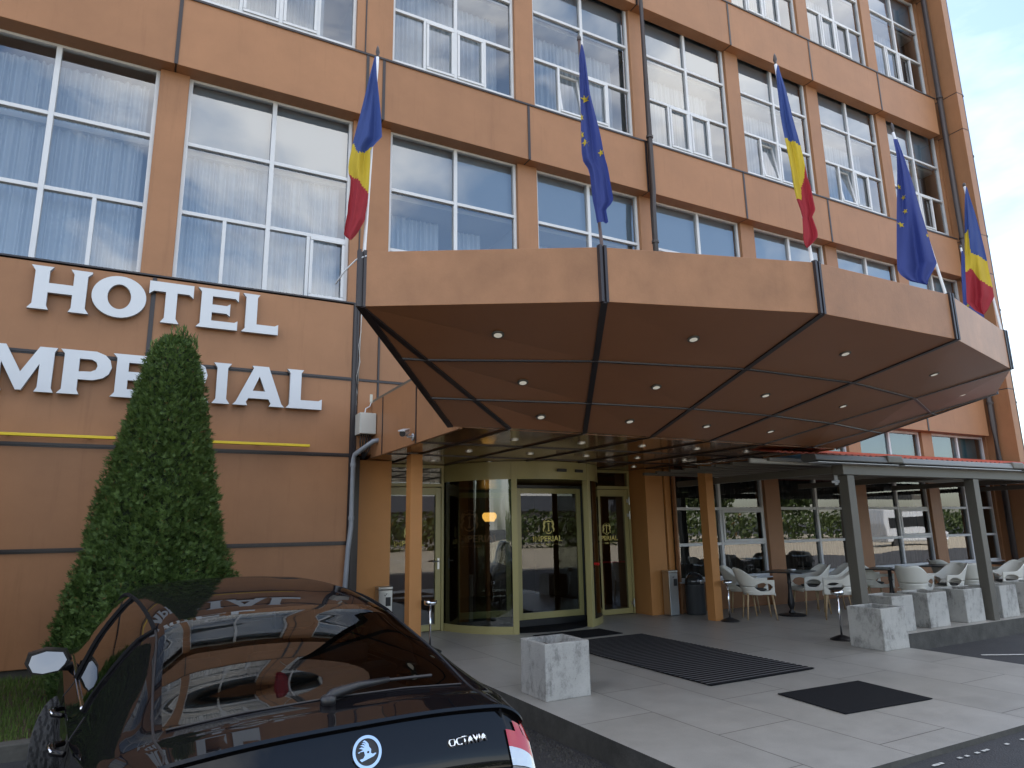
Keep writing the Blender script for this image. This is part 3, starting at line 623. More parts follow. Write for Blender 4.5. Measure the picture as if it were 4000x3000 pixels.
so.build('soffit', mat('soffit_panel', (0.29, 0.125, 0.058), 0.38, var=0.05, vscale=1.5), CA)
rib.build('joint_trim', TRIM, CA)
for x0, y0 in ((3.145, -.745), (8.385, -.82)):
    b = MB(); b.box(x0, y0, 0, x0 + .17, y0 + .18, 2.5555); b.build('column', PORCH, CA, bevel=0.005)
for (c, n) in DL + [(Vector((x, y, 2.572)), Vector((0, 0, -1))) for y in (-2.5, -1.2, .1) for x in (3.8, 4.75, 5.7, 6.65, 7.6)]:
    b = MB(); b.lathe([(.052, 0), (.052, .010), (.035, .012)], n=20); b.lathe([(.034, .003), (.034, .013)], n=20, mi=1)
    o = b.build('downlight', [STEEL if n.z < -.99 else GREYMET, LENSM], CA, smooth=False); o.matrix_basis = Matrix.Translation(c) @ n.to_track_quat('Z', 'Y').to_matrix().to_4x4()

# ------------------------------------------------------------------ hotel sign letters
SG = thing('hotel_sign', 'large white raised serif letters on the orange wall in two rows', 'sign')
def serifI(x0, x1, cut=.12): return None
GL = {  # outlines in a unit box (x 0-1, z 0-1); holes as later lists
 'H': [[(0, 0), (.24, 0), (.34, 0), (.30, .10), (.30, .40), (.70, .40), (.70, .10), (.66, 0), (1, 0), (.93, .12), (.93, .88), (1, .96), (1, 1), (.64, 1), (.70, .90), (.70, .62), (.30, .62), (.30, .90), (.36, 1), (.0, 1), (.07, .88), (.07, .12)]],
 'T': [[(.29, 0), (.71, 0), (.63, .12), (.63, .76), (.90, .76), (1, .68), (1, 1), (0, 1), (0, .68), (.10, .76), (.37, .76), (.37, .12)]],
 'E': [[(0, 0), (1, 0), (1, .24), (.92, .19), (.36, .19), (.36, .40), (.72, .40), (.80, .34), (.80, .66), (.72, .60), (.36, .60), (.36, .81), (.92, .81), (1, .74), (1, 1), (0, 1), (.09, .90), (.09, .10)]],
 'L': [[(0, 0), (1, 0), (1, .27), (.90, .22), (.40, .22), (.40, .92), (.46, 1), (0, 1), (.09, .90), (.09, .10)]],
 'I': [[(0, 0), (1, 0), (.80, .12), (.80, .88), (1, 1), (0, 1), (.20, .88), (.20, .12)]],
 'M': [[(0, 0), (.26, 0), (.22, .1), (.22, .62), (.46, .02), (.54, .02), (.76, .62), (.76, .1), (.72, 0), (1, 0), (.96, .1), (.96, .9), (1, 1), (.74, 1), (.50, .42), (.26, 1), (0, 1), (.05, .9), (.05, .1)]],
 'P': [[(0, 0), (.42, 0), (.37, .1), (.37, .34), (.66, .34), (.84, .40), (.95, .50), (1, .66), (.96, .82), (.86, .93), (.68, 1), (0, 1), (.08, .9), (.08, .1)], [(.37, .52), (.60, .53), (.69, .58), (.72, .67), (.69, .76), (.60, .81), (.37, .81)]],
 'A': [[(0, 0), (.28, 0), (.25, .08), (.30, .18), (.68, .18), (.73, .08), (.70, 0), (1, 0), (.94, .08), (.66, 1), (.34, 1), (.37, .94), (.06, .08)], [(.37, .37), (.61, .37), (.49, .74)]],
 'R': [[(0, 0), (.38, 0), (.34, .1), (.34, .36), (.48, .36), (.72, 0), (1, 0), (.76, .36), (.90, .48), (.94, .66), (.88, .86), (.66, 1), (0, 1), (.07, .9), (.07, .1)], [(.34, .55), (.56, .56), (.64, .67), (.56, .81), (.34, .81)]],
}
def oval(rx, rz, cx=.5, cz=.5, n=36): return [(cx + rx * cos(2 * pi * i / n), cz + rz * sin(2 * pi * i / n)) for i in range(n)]
GL['O'] = [oval(.5, .5), oval(.215, .30)]
def letter(ch, x0, x1, z0, z1):
    bm = bmesh.new(); loops = []
    for lp in GL[ch]:
        vs = [bm.verts.new((x0 + (x1 - x0) * px, -0.10, z0 + (z1 - z0) * pz)) for px, pz in lp]
        loops += [bm.edges.new((vs[i], vs[(i + 1) % len(vs)])) for i in range(len(vs))]
    bmesh.ops.triangle_fill(bm, use_beauty=True, use_dissolve=False, edges=loops, normal=(0, -1, 0))
    # drop any fill that landed inside a hole
    for f in list(bm.faces):
        c = f.calc_center_median(); u = ((c.x - x0) / (x1 - x0), (c.z - z0) / (z1 - z0))
        def inside(p, lp):
            r = False
            for i in range(len(lp)):
                (ax, ay), (bx_, by_) = lp[i], lp[i - 1]
                if (ay > p[1]) != (by_ > p[1]) and p[0] < (bx_ - ax) * (p[1] - ay) / (by_ - ay) + ax: r = not r
            return r
        if any(inside(u, h_) for h_ in GL[ch][1:]) or not inside(u, GL[ch][0]): bm.faces.remove(f)
    r = bmesh.ops.extrude_face_region(bm, geom=bm.faces[:]); bmesh.ops.translate(bm, verts=[g_ for g_ in r['geom'] if isinstance(g_, bmesh.types.BMVert)], vec=(0, 0.065, 0))
    bmesh.ops.recalc_face_normals(bm, faces=bm.faces)
    o = bm_obj(bm, 'letter', WHITE, SG); o.data.materials.append(LETTERSIDE)
    for p in o.data.polygons: p.material_index = 0 if abs(p.normal.y) > .7 else 1
for ch, a, b in (('H', -1.425, -.80), ('O', -.79, -.195), ('T', -.17, .345), ('E', .395, .90), ('L', .952, 1.425)): letter(ch, a, b, 4.195, 4.735)
for ch, a, b in (('I', -2.03, -1.80), ('M', -1.74, -1.06), ('P', -1.03, -.49), ('E', -.485, .0), ('R', .06, .62), ('I', .655, .87), ('A', .905, 1.56), ('L', 1.58, 2.06)): letter(ch, a, b, 3.195, 3.735)
for nm, x0, x1, lb in (('a', -3.2, -.375, 'long yellow light bar on the wall left of the conifer'), ('b', .30, 1.92, 'yellow light bar on the wall right of the conifer')):
    b = MB(); n_ = 3
    b.box(x0, -.13, 2.672, x1, -.07, 2.706)
    o = b.build('light_bar', YELLOW, bevel=.004); tag(o, lb, 'light bar', 'yellow light bars under the sign')
    b = MB()
    k = x0 + .15
    while k < x1: b.box(k, -.07, 2.68, k + .02, 0.0, 2.70); k += .8
    o2 = b.build('bracket', TRIM, o)

# ------------------------------------------------------------------ pipes, boxes, camera on the walls
def pipe(name, path, r, m, label, clips=(), group=None):
    b = MB(); b.tube(path, r, 12); o = b.build(name, m, smooth=True); tag(o, label, 'pipe', group)
    if clips:
        for p in clips: c = MB(); c.lathe([(r * 1.22, -.025), (r * 1.22, .025)], p, 12); c.build('collar', m, o)
    return o
pipe('downpipe', [(2.83, -.36, 2.78), (2.74, -.33, 2.76), (2.62, -.22, 2.66), (2.545, -.10, 2.59), (2.535, -.08, 2.52), (2.53, -.075, 1.6), (2.50, -.075, 1.3), (2.47, -.075, .7), (2.46, -.07, 0)], .034, ZINC, 'grey plastic downpipe with elbow left of the entrance', [(2.533, -.078, 2.45), (2.53, -.075, 1.72)])
pipe('downpipe', [(8.31, -.07, 18.3), (8.31, -.07, 8.0), (8.28, -.07, 7.6), (8.28, -.07, 4.0)], .058, BROWNPIPE, 'brown downpipe running up the middle of the facade', [(8.31, -.07, 9.15), (8.31, -.07, 12.9), (8.28, -.07, 6.9)])
pipe('downpipe', [(19.16, -.09, 18.3), (19.16, -.09, 3.9), (19.16, -.09, 2.9), (19.14, -.09, 0)], .07, BROWNPIPE, 'brown downpipe in the inner corner at the end wall', [(19.16, -.09, 9.1), (19.16, -.09, 13.4), (19.16, -.09, 4.5)])
pipe('downpipe', [(19.65, -.40, 18.4), (19.65, -.40, 0)], .065, BROWNPIPE, 'dark downpipe on the outer corner of the building', [(19.65, -.40, 4.5), (19.65, -.40, 9.1), (19.65, -.40, 7.0), (19.65, -.40, 11.5), (19.65, -.40, 13.4)])
b = MB(); b.tube([(2.595, -.025, 4.80), (2.60, -.03, 4.4), (2.575, -.03, 4.2), (2.60, -.03, 3.95), (2.555, -.03, 3.72), (2.57, -.03, 3.5), (2.565, -.03, 3.3)], .006, 6); b.tube([(2.61, -.025, 4.80), (2.595, -.03, 4.3), (2.58, -.03, 3.62)], .005, 6)
tag(b.build('cable', mat('pale_cable', (.45, .44, .42), .6), smooth=True), 'thin pale cables hanging down the wall joint beside the canopy', 'cable')
b = MB(); b.tube([(2.47, .2, 5.35), (2.42, -.2, 5.0), (2.36, -.25, 4.78)], .009, 6); b.v = []; b.f = []; b.m = []
b.tube([(1.36, -4.66, 3.63), (1.29, -4.62, 3.60), (1.22, -4.55, 3.52), (1.165, -4.5, 3.42)], .006, 6); tag(b.build('cable', WHITE, smooth=True), 'short white cable curving off the left corner of the canopy', 'cable')
EB = thing('junction_box', 'grey metal electrical box on the wall left of the entrance', 'junction box', (2.66, -.16, 2.87))
b = MB(); b.box(-.10, -.10, 0, .135, .15, .30); b.build('housing', mat('box_grey', (.47, .48, .45), .5), EB, bevel=.006)
b = MB(); b.box(-.095, -.112, .005, .13, -.101, .295); b.build('door', mat('box_grey_lid', (.50, .51, .48), .5), EB, bevel=.004)
b = MB(); 
for k in range(5): b.tube([(-.05 + .03 * k, -.02, 0), (-.06 + .04 * k, -.0, -.10), (-.05 + .03 * k, .01, -.22), (.0, .03, -.34)], .011, 6)
b.build('cable', BLACK, EB, smooth=True)
AN = thing('antenna', 'small beige antenna on the porch edge above the grey box', 'antenna', (2.79, .02, 3.36))
b = MB(); b.box(-.022, -.022, 0, .022, .022, .13); b.build('housing', mat('beige', (.5, .48, .40), .5), AN, bevel=.006)
b = MB(); b.tube([(0, -.02, 0), (-.03, -.05, -.06), (-.10, -.10, -.10), (-.13, -.15, -.20)], .008, 6); b.build('cable', WHITE, AN, smooth=True)
SC = thing('security_camera', 'white bullet security camera on the left side of the porch', 'camera', (2.79, -1.80, 2.64))
b = MB(); b.lathe([(.045, 0), (.045, .012), (.02, .02)], n=14); o = b.build('mount', WHITE, SC, smooth=True); o.rotation_euler = (0, radians(-90), 0)
b = MB(); b.tube([(0, 0, 0), (-.07, -.005, .0), (-.10, -.02, .03)], .014, 8); b.build('arm', WHITE, SC, smooth=True)
cdir = Vector((-.55, -.80, -.22)).normalized(); q = cdir.to_track_quat('Y', 'Z')
b = MB(); b.tube([(0, -.06, 0), (0, .14, 0)], .038, 14); b.box(-.042, -.04, .030, .042, .175, .043); o = b.build('housing', WHITE, SC); o.location = (-.105, -.03, .045); o.rotation_euler = q.to_euler()
b = MB(); b.tube([(0, .1405, 0), (0, .150, 0)], .036, 14); o = b.build('lens', BLACK, SC); o.location = (-.105, -.03, .045); o.rotation_euler = q.to_euler()

# ------------------------------------------------------------------ flags on the canopy edge
E1 = Vector((RT.x, RT.y, 0)).normalized(); E2 = Vector((-E1.y, E1.x, 0))
FL = {
'ro1': dict(base=(1.345,-4.64), pole=((.063,1.745),(0,.011)), rows=[(.038,1.696,.049),(-.002,1.5,.061),(-.036,1.32,.081),(-.074,1.13,.103),(-.111,.954,.115),(-.12,.907,.07),(-.128,.849,.024),(-.142,.769,.026),(-.147,.711,.026),(-.143,.654,.024),(-.123,.597,.023),(-.127,.495,.02),(-.138,.394,.015),(-.14,.316,.002),(-.149,.26,-.002),(-.16,.172,-.045),(-.162,.128,-.07),(-.114,.084,-.104)],
   bounds=[[(0,.917),(.4,.81),(1,.882)],[(0,.652),(.2,.612),(1,.487)]], stars=[]),
'eu1': dict(base=(2.96,-5.52), pole=((-.101,1.868),(.009,.002)), rows=[(-.082,1.769,-.074),(-.104,1.658,-.055),(-.109,1.463,-.04),(-.112,1.31,-.029),(-.111,1.209,-.011),(-.112,1.083,.012),(-.117,.959,.034),(-.117,.897,.043),(-.118,.787,.055),(-.109,.713,.068),(-.073,.652,.082),(-.059,.591,.09),(-.053,.471,.103),(-.046,.376,.115),(-.04,.341,.1),(-.033,.293,.054),(-.021,.188,.066)],
   bounds=[], stars=[(-.071,1.261,.032,1),(-.105,1.089,.028,.5),(-.106,.934,.028,.5),(-.084,.859,.029,1),(.036,.78,.028,.8)]),
'ro2': dict(base=(4.76,-6.04), pole=((-.146,1.897),(-.021,.004)), rows=[(-.128,1.844,-.12),(-.147,1.779,-.111),(-.152,1.622,-.08),(-.15,1.466,-.061),(-.151,1.338,-.048),(-.144,1.211,-.03),(-.136,1.123,-.017),(-.129,1.047,-.006),(-.119,.923,.007),(-.11,.799,.017),(-.108,.738,.021),(-.106,.665,.039),(-.092,.543,.048),(-.069,.447,.057),(-.061,.387,.022),(-.069,.257,.052),(-.074,.21,.051),(-.073,.163,.009),(-.057,.115,-.046)],
   bounds=[[(0,1.119),(.5,1.109),(1,1.044)],[(0,.547),(.3,.541),(.42,.662),(.8,.753),(1,.858)]], stars=[]),
'eu2': dict(base=(6.65,-6.06), pole=((-.316,1.746),(-.041,.03)), rows=[(-.321,1.636,-.278),(-.311,1.461,-.243),(-.33,1.274,-.209),(-.351,1.118,-.185),(-.379,.921,-.161),(-.407,.713,-.133),(-.425,.575,-.114),(-.443,.439,-.096),(-.451,.371,-.087),(-.458,.304,-.075),(-.465,.237,-.113),(-.437,.183,-.148),(-.368,.128,-.185),(-.221,.092,-.196)],
   bounds=[], stars=[(-.333,1.118,.026,.7),(-.305,1.004,.024,1),(-.308,.857,.024,1),(-.369,.719,.03,1),(-.126,.595,.02,.6)]),
'ro3': dict(base=(8.57,-5.58), pole=((-.178,1.839),(-.03,.0)), rows=[(-.16,1.796,-.148),(-.196,1.642,-.129),(-.227,1.473,-.104),(-.261,1.254,-.081),(-.292,1.055,-.067),(-.314,.89,-.058),(-.329,.775,-.058),(-.343,.645,-.052),(-.352,.548,-.046),(-.37,.404,-.048),(-.376,.34,-.091),(-.296,.243,-.152),(-.213,.194,-.198)],
   bounds=[[(0,1.207),(.24,1.249),(.3,.951),(1,.86)],[(0,.722),(.25,.771),(.35,.722),(.55,.6),(1,.528)]], stars=[]),
'eu3': dict(base=(10.11,-4.64), pole=((-.15,1.7),(-.03,.0)), rows=[(-.15,1.62,-.13),(-.20,1.3,-.06),(-.24,.9,.0),(-.26,.5,.03),(-.24,.25,.02),(-.16,.12,-.03)], bounds=[], stars=[(-.08,.36,.04,1),(-.18,.8,.03,1)]),
}
def interp(tab, t):
    for (a, va), (b_, vb) in zip(tab, tab[1:]):
        if t <= b_: return va + (vb - va) * (t - a) / max(1e-6, b_ - a)
    return tab[-1][1]
def make_flag(key, label, finial):
    d = FL[key]; F = thing('flag', label, 'flag', (d['base'][0], d['base'][1], ZT), 0, 'flags along the canopy edge')
    E2f = Vector((d['base'][0], d['base'][1] + 9.528, 0)).normalized()
    P3 = lambda s_, z, o_=0.0: E1 * s_ + E2f * o_ + Vector((0, 0, z))
    (ts, tz), (bs, bz_) = d['pole']
    b = MB(); b.tube([P3(bs, bz_ - .42, .03), P3(bs, bz_, .03), P3(ts, tz, .03)], .0135, 10); b.build('pole', mat('pole_' + key, (.10, .06, .05) if key == 'eu1' else (.72, .73, .75), .4), F, smooth=True)
    if finial:
        b = MB(); b.lathe([(.004, -.01), (.013, .0), (.009, .02), (.018, .045), (.012, .085), (.001, .115)], P3(ts, tz, .03), 10); b.build('finial', BROWNPIPE, F, smooth=True)
    else:
        b = MB(); b.lathe([(.012, -.01), (.019, 0), (.017, .03), (.006, .04)], P3(ts, tz, .03), 10); b.build('finial', BROWNPIPE, F, smooth=True)
    R = d['rows']; nz_, nx = 96, 36; z0, z1 = R[0][1], R[-1][1]
    ta = [(z0 - z, l) for l, z, r in R]; tb = [(z0 - z, r) for l, z, r in R]; ph = {'ro1': 0.3, 'eu1': 1.7, 'ro2': 2.6, 'eu2': 4.0, 'ro3': 5.1, 'eu3': .9}[key]
    rows = []; tt = []
    def dep(u, z, wd): return (0.17 * wd + .005) * (sin(2 * pi * (1.15 * u + .35 * z) + ph) * .7 + .35 * sin(2 * pi * (2.3 * u - .5 * z) + 2 * ph)) * min(1.0, (z0 - z) / .25 + .15)
    for i in range(nz_ + 1):
        z = z0 + (z1 - z0) * i / nz_; l, r = interp(ta, z0 - z), interp(tb, z0 - z); row = []
        for k in range(nx + 1):
            u = k / nx; row.append(P3(l + (r - l) * u, z, -.045 + dep(u, z, r - l)))
        rows.append(row)
    b = MB(); b.grid(rows)
    for i in range(nz_):
        z = z0 + (z1 - z0) * (i + .5) / nz_
        for k in range(nx):
            u = (k + .5) / nx; c = 0
            if d['bounds']:
                if z < interp(d['bounds'][0], u): c = 1
                if z < interp(d['bounds'][1], u): c = 2
            b.m[i * nx + k] = c
    mats = [FBLUE, FYEL, FRED] if d['bounds'] else [FEBLUE, FYEL]
    cl = b.build('cloth', mats, F, smooth=True)
    for (sx, sz, rd, asp) in d['stars']:
        rd *= 1.25; s_ = MB(); l, r = interp(ta, z0 - sz), interp(tb, z0 - sz); u = (sx - l) / (r - l); pts = []
        for k in range(10):
            a = pi / 2 + k * pi / 5 + .25; rr = rd if k % 2 == 0 else rd * .40
            px = min(max(sx + rr * cos(a) * asp, l + .002), r - .002); pz = sz + rr * sin(a)
            pts.append(P3(px, pz, -.0495 + dep((px - l) / (r - l), pz, r - l)))
        s_.add([P3(sx, sz, -.0495 + dep(u, sz, r - l))] + pts, [(0, 1 + k, 1 + (k + 1) % 10) for k in range(10)])
        s_.build('star', [FYEL], cl)
    return F
make_flag('ro1', 'blue yellow red flag hanging at the left corner of the canopy', True)
make_flag('eu1', 'blue flag with yellow stars hanging on a brown pole', False)
make_flag('ro2', 'blue yellow red flag between two blue starred flags above the canopy', True)
make_flag('eu2', 'wide blue flag with yellow stars above the right part of the canopy', True)
make_flag('ro3', 'blue yellow red flag at the right end of the canopy against the end wall', False)
make_flag('eu3', 'blue starred flag mostly hidden behind the rightmost tricolour flag', False)

# ------------------------------------------------------------------ planters, mats, bins, ash stands
def planter(x, y, label, lx=.49, ly=.47, h=.495):
    T = thing('planter', label, 'planter', (x, y, 0), 0, 'square concrete planters on the terrace')
    b = MB(); t = .045; b.box(0, 0, .004, lx, ly, .07)
    o_ = [(0, 0), (lx, 0), (lx, ly), (0, ly)]; i_ = [(t, t), (lx - t, t), (lx - t, ly - t), (t, ly - t)]
    v = [(px, py, .0) for px, py in o_] + [(px, py, h) for px, py in o_] + [(px, py, h) for px, py in i_] + [(px, py, h - .16) for px, py in i_]
    b = MB(); f = [(0, 3, 2, 1)]
    for k in range(4): n = (k + 1) % 4; f += [(k, n, 4 + n, 4 + k), (4 + k, 4 + n, 8 + n, 8 + k), (8 + k, 8 + n, 12 + n, 12 + k)]
    f.append((12, 13, 14, 15)); b.add(v, f); b.build('box', CONC, T, bevel=.008)
    s_ = MB(); rows = [[(t + .003 + (lx - 2 * t - .006) * i / 8, t + .003 + (ly - 2 * t - .006) * k / 8, h - .075 + .02 * random.random()) for i in range(9)] for k in range(9)]; s_.grid(rows); s_.build('soil', SOIL, T)
    return T
planter(3.35, -3.845, 'pale concrete planter alone near the parked car')
planter(8.09, -3.945, 'concrete planter nearest the camera on the right side, beside a chrome ash stand')
for x, lb in ((9.49, 'concrete planter behind the front right one, at the first grey pergola post'), (10.33, 'stained concrete planter second along the step edge'), (11.28, 'concrete planter left of the second grey pergola post'), (12.28, 'concrete planter just right of the second grey pergola post'), (13.3, 'farthest concrete planter at the right edge of the photo')):
    planter(x, -3.17, lb)
# ribbed entrance mat
b = MB(); pr_ = []; y = -4.17; n_ = 38; st_ = 2.97 / n_
for k in range(n_):
    y0 = -4.17 + k * st_; pr_ += [(y0, .012), (y0 + .006, .016), (y0 + st_ * .56, .016), (y0 + st_ * .64, .013)]
b.grid([[(xx, py, pz) for py, pz in pr_] for xx in (5.03, 6.53)]); b.m = [1 if k % 4 == 3 else 0 for k in range(len(b.m))]; b.quad((5.03, -4.17, .004), (6.53, -4.17, .004), (6.53, -1.2, .004), (5.03, -1.2, .004)); 
o = b.build('ribbed_mat', [mat('ribbed_rubber', (.013, .0135, .016), .9, spec=.2), mat('mat_rail', (.17, .17, .175), .5)]); tag(fixn(o), 'long ribbed black entrance mat in front of the revolving door', 'mat')
b = MB(); b.prism([(5.22, -5.50, .004), (6.29, -5.58, .004), (6.38, -4.79, .004), (5.30, -4.74, .004)], (0, 0, .009)); tag(fixn(b.build('door_mat', RUBBER, bevel=.003)), 'square black mat nearest the road on the tiles', 'mat')
b = MB(); b.prism([(5.15, -1.05, .004), (6.35, -1.02, .004), (6.33, -.45, .004), (5.15, -.45, .004)], (0, 0, .010)); tag(fixn(b.build('door_mat', RUBBER, bevel=.003)), 'thin black mat right at the revolving door', 'mat')
def ash_bin(x, y, rz, label):
    T = thing('ashtray_bin', label, 'bin', (x, y, 0), rz, 'steel ashtray bins')
    b = MB(); b.box(-.1, -.09, .004, .1, .09, .72); b.build('body', STEEL, T, bevel=.008)
    b = MB(); b.box(-.104, -.094, .722, .104, .094, .765); b.build('lid', STEEL, T, bevel=.008)
    b = MB(); b.box(.0, -.098, .50, .075, -.0905, .62); b.build('opening', BLACK, T, bevel=.012)
    b = MB(); b.tube([(-.02, -.092, .655), (-.008, -.092, .635), (.02, -.092, .672)], .004, 5); b.build('mark', BLACK, T)
    return T
ash_bin(8.335, .18, 0, 'square steel ashtray bin beside the round dark bin right of the doors'); ash_bin(3.11, .22, 0, 'square steel ashtray bin left of the doors behind the car')
T = thing('dome_bin', 'round dark grey bin with chrome push flap in its dome', 'bin', (8.75, .02, 0))
b = MB(); b.lathe([(.165, .004), (.17, .02), (.17, .50), (.175, .515)], n=28); b.build('body', mat('bin_grey', (.035, .04, .045), .3), T, smooth=True)
b = MB(); b.lathe([(.172, .516), (.166, .58), (.14, .65), (.09, .70), (.03, .72), (.002, .722)], n=28); b.build('dome', mat('bin_dome', (.06, .065, .07), .12, metal=.6), T, smooth=True)
b = MB()
b.grid([[(.176 * cos(a) * (1 if z < .55 else .965), .176 * sin(a) * (1 if z < .55 else .965), z) for a in [radians(-100 + i * 8) for i in range(9)]] for z in (.525, .575, .60)]); o = b.build('flap', CHROME, T, smooth=True, solid=.004)
def ash_stand(x, y, label):
    T = thing('ash_stand', label, 'ashtray', (x, y, 0), 0, 'chrome ash stands')
    b = MB(); b.lathe([(.15, .003), (.15, .012), (.11, .03), (.05, .055), (.02, .065)], n=24); b.build('base', BLACK, T, smooth=True)
    b = MB(); b.tube([(0, 0, .06), (0, 0, .58)], .014, 10); b.build('stem', CHROME, T, smooth=True)
    b = MB(); b.lathe([(.03, .575), (.075, .585), (.085, .60), (.085, .64), (.075, .64), (.07, .61), (.0, .605)], n=20); b.build('bowl', CHROME, T, smooth=True)
    return T
ash_stand(8.56, -.96, 'chrome ash stand right of the right canopy column'); ash_stand(8.43, -3.10, 'chrome ash stand behind the front right planter'); ash_stand(3.40, -.85, 'chrome ash stand in front of the left glass door')

# ------------------------------------------------------------------ pergola over the seating
PG = thing('pergola', 'dark grey pergola with retracted awnings over the outdoor seating', 'pergola')
for x in (8.74, 11.88, 15.0, 18.1):
    b = MB(); b.box(x, -3.24, 0, x + .15, -3.09, 2.20); b.build('post', GREYMET, PG, bevel=.004)
b = MB(); b.box(8.64, -3.26, 2.205, 22, -3.08, 2.345); b.build('beam', GREYMET, PG, bevel=.004)
for x in (8.64, 11.9, 15.0, 18.1):
    b = MB(); b.box(x, -3.075, 2.23, x + .1, .19, 2.33); b.build('rafter', GREYMET, PG)
for x0, x1 in ((7.9, 9.75), (9.80, 13.1), (13.14, 16.3), (16.34, 19.2)):
    b = MB(); b.prism([(x0, -3.42, 2.375), (x0, -3.20, 2.36), (x0, -3.16, 2.40), (x0, -3.18, 2.475), (x0, -3.40, 2.455)], (x1 - x0, 0, 0)); fixn(b.build('awning_cassette', mat('cassette', (.085, .085, .08), .4) if x0 < 9 else mat('cassette_pale', (.17, .17, .165), .4), PG, bevel=.012))
    b = MB(); b.box(x1 - .32, -3.43, 2.372, x1 + .03, -3.15, 2.482); b.build('end_cap', GREYMET, PG, bevel=.02)
    b = MB(); b.box(x0 + .05, -3.41, 2.345, x1 - .05, -3.25, 2.353); b.build('front_bar', PVC, PG)
b = MB(); rows = []
for y in (-3.12, .15):
    rows.append([(7.5 + i * .035, y, 2.50 + (y + 3.12) * .165 + .012 * sin(i * pi / 2)) for i in range(330)])
b.grid(rows); b.build('roof_sheet', REDROOF, PG, solid=.006)
b = MB()
for k in range(9): b.box(7.6, -2.9 + k * .34, 2.40, 19, -2.9 + k * .34 + .05, 2.445)
b.build('roof_batten', GREYMET, PG)
b = MB(); b.tube([(7.3, -2.82, 2.40), (9.3, -2.80, 2.395)], .035, 10)
for x in (7.65, 8.1, 8.55): b.lathe([(.04, -.03), (.04, .03)], (x, -2.82, 2.40), 10)
b.build('awning_tube', AWN, PG, smooth=True)
T = thing('hanging_lamp', 'white hanging lamp holder with short stubs under the pergola corner', 'lamp', (8.75, -3.05, 2.12))
b = MB(); b.lathe([(.028, .02), (.026, .09), (.018, .11)], n=12); b.build('socket', WHITE, T, smooth=True)
b = MB(); b.tube([(0, 0, -.05), (0, 0, .03)], .026, 10)
for a in range(3): b.tube([(0, 0, 0), (.06 * cos(a * 2.09 + .4), .06 * sin(a * 2.09 + .4), -.005)], .02, 10)
b.build('lamp_head', WHITE, T, smooth=True)
b = MB(); b.tube([(0, 0, .10), (-.02, .01, .17), (.01, 0, .24), (0, 0, .11)], .004, 5); b.build('cord', WHITE, T)

# ------------------------------------------------------------------ chairs and tables
def make_chair(label):
    T = thing('armchair', label, 'chair', (0, 0, 0), 0, 'white plastic armchairs on the terrace')     # sits facing +X
    def pt(th, z):
        # plan curve: th 0 = back centre, +-1 = arm front
        a = abs(th); sg = 1 if th >= 0 else -1
        flare = (z - .40) * .46
        if a < .5: ang = a / .5 * pi / 2; x = -.20 * cos(ang) - flare * .85 * cos(ang); y = (.205 + flare * .32) * sin(ang)
        else: k = (a - .5) / .5; x = -.0 + k * .25; y = .205 + flare * .32 + .015 * k
        return (x, y * sg, z)
    n = 48; up, lo = [], []
    def top(a): return .82 - .02 * (1 - min(1, a / .16)) if a < .18 else .82 + (.635 - .82) * smooth01((a - .18) / .34)
    def bot(a): return .395 if a < .6 else .40 - .0 * a
    rows = [[], [], []]
    ths = [-1 + 2 * i / n for i in range(n + 1)]
    def gap(a):
        if a < .42 or a > .92: return None
        k = (a - .42) / .50; h_ = sqrt(max(0, 1 - (2 * k - 1) ** 2)); return (.525 - .075 * h_, .525 + .065 * h_)
    shell = MB()
    for (part, m) in (('lower', 6), ('upper', 8)):
        R = []
        for j in range(m + 1):
            row = []
            for th in ths:
                a = abs(th); g_ = gap(a) or (.525, .525)
                z0_, z1_ = (bot(a), g_[0]) if part == 'lower' else (g_[1], top(a))
                row.append(pt(th, z0_ + (z1_ - z0_) * j / m))
            R.append(row)
        shell.grid(R)
    # seat pan and its front lip
    R = []
    for i in range(9):
        x = -.19 + .45 * i / 8; R.append([(x, y_, .435 + .012 * (abs(y_) / .2) ** 2 - (.02 if i == 8 else 0)) for y_ in [(-.205 + .41 * k / 8) for k in range(9)]])
    shell.grid(R)
    shell.grid([[(.262, y_, .41 - d_) for y_ in [(-.205 + .41 * k / 8) for k in range(9)]] for d_ in (-.005, .0, .03)])
    shell.build('shell', CHAIRW, T, smooth=True, solid=.012)
    for sx, sy in ((.21, .19), (.21, -.19), (-.17, .17), (-.17, -.17)):
        b = MB(); b.tube([(sx, sy, .42), (sx * 1.22, sy * 1.14, .0)], [.019, .011], 8); b.build('leg', WOOD, T, smooth=True)
    b = MB(); b.lathe([(.15, .452), (.17, .462), (.17, .478), (.14, .486)], n=20); b.build('cushion', mat('dark_cushion', (.05, .05, .048), .9), T, smooth=True)
    return T
CH = [(9.17, -.99, -.62, 'white armchair nearest the right canopy column, facing right'),
      (9.42, -.42, -.95, 'white armchair behind the nearest one, backed to the wall'),
      (10.50, -1.02, 2.75, 'white armchair on the right side of the first table, facing left'),
      (10.22, -1.80, 2.25, 'white armchair in front of the first table, nearest to the first pergola post'),
      (11.05, -1.05, 2.5, 'white armchair half hidden behind the first pergola post'),
      (11.62, -2.18, .30, 'white armchair turned away in front of the second table'),
      (11.75, -1.35, -.5, 'white armchair at the wall side of the second table'),
      (12.40, -2.30, 2.85, 'white armchair with its arm towards the third table, behind the planters'),
      (13.05, -2.35, .45, 'white armchair in front of the third table, left of the second post'),
      (13.75, -1.55, -.3, 'white armchair at the wall side of the third table'),
      (13.85, -2.5, 2.7, 'white armchair right of the second pergola post'),
      (14.9, -2.1, 2.4, 'white armchair behind the farthest table'),
      (15.3, -2.7, 2.9, 'white armchair at the right edge of the photo')]
c0 = make_chair(CH[0][3]); c0.location = (CH[0][0], CH[0][1], 0); c0.rotation_euler = (0, 0, CH[0][2])
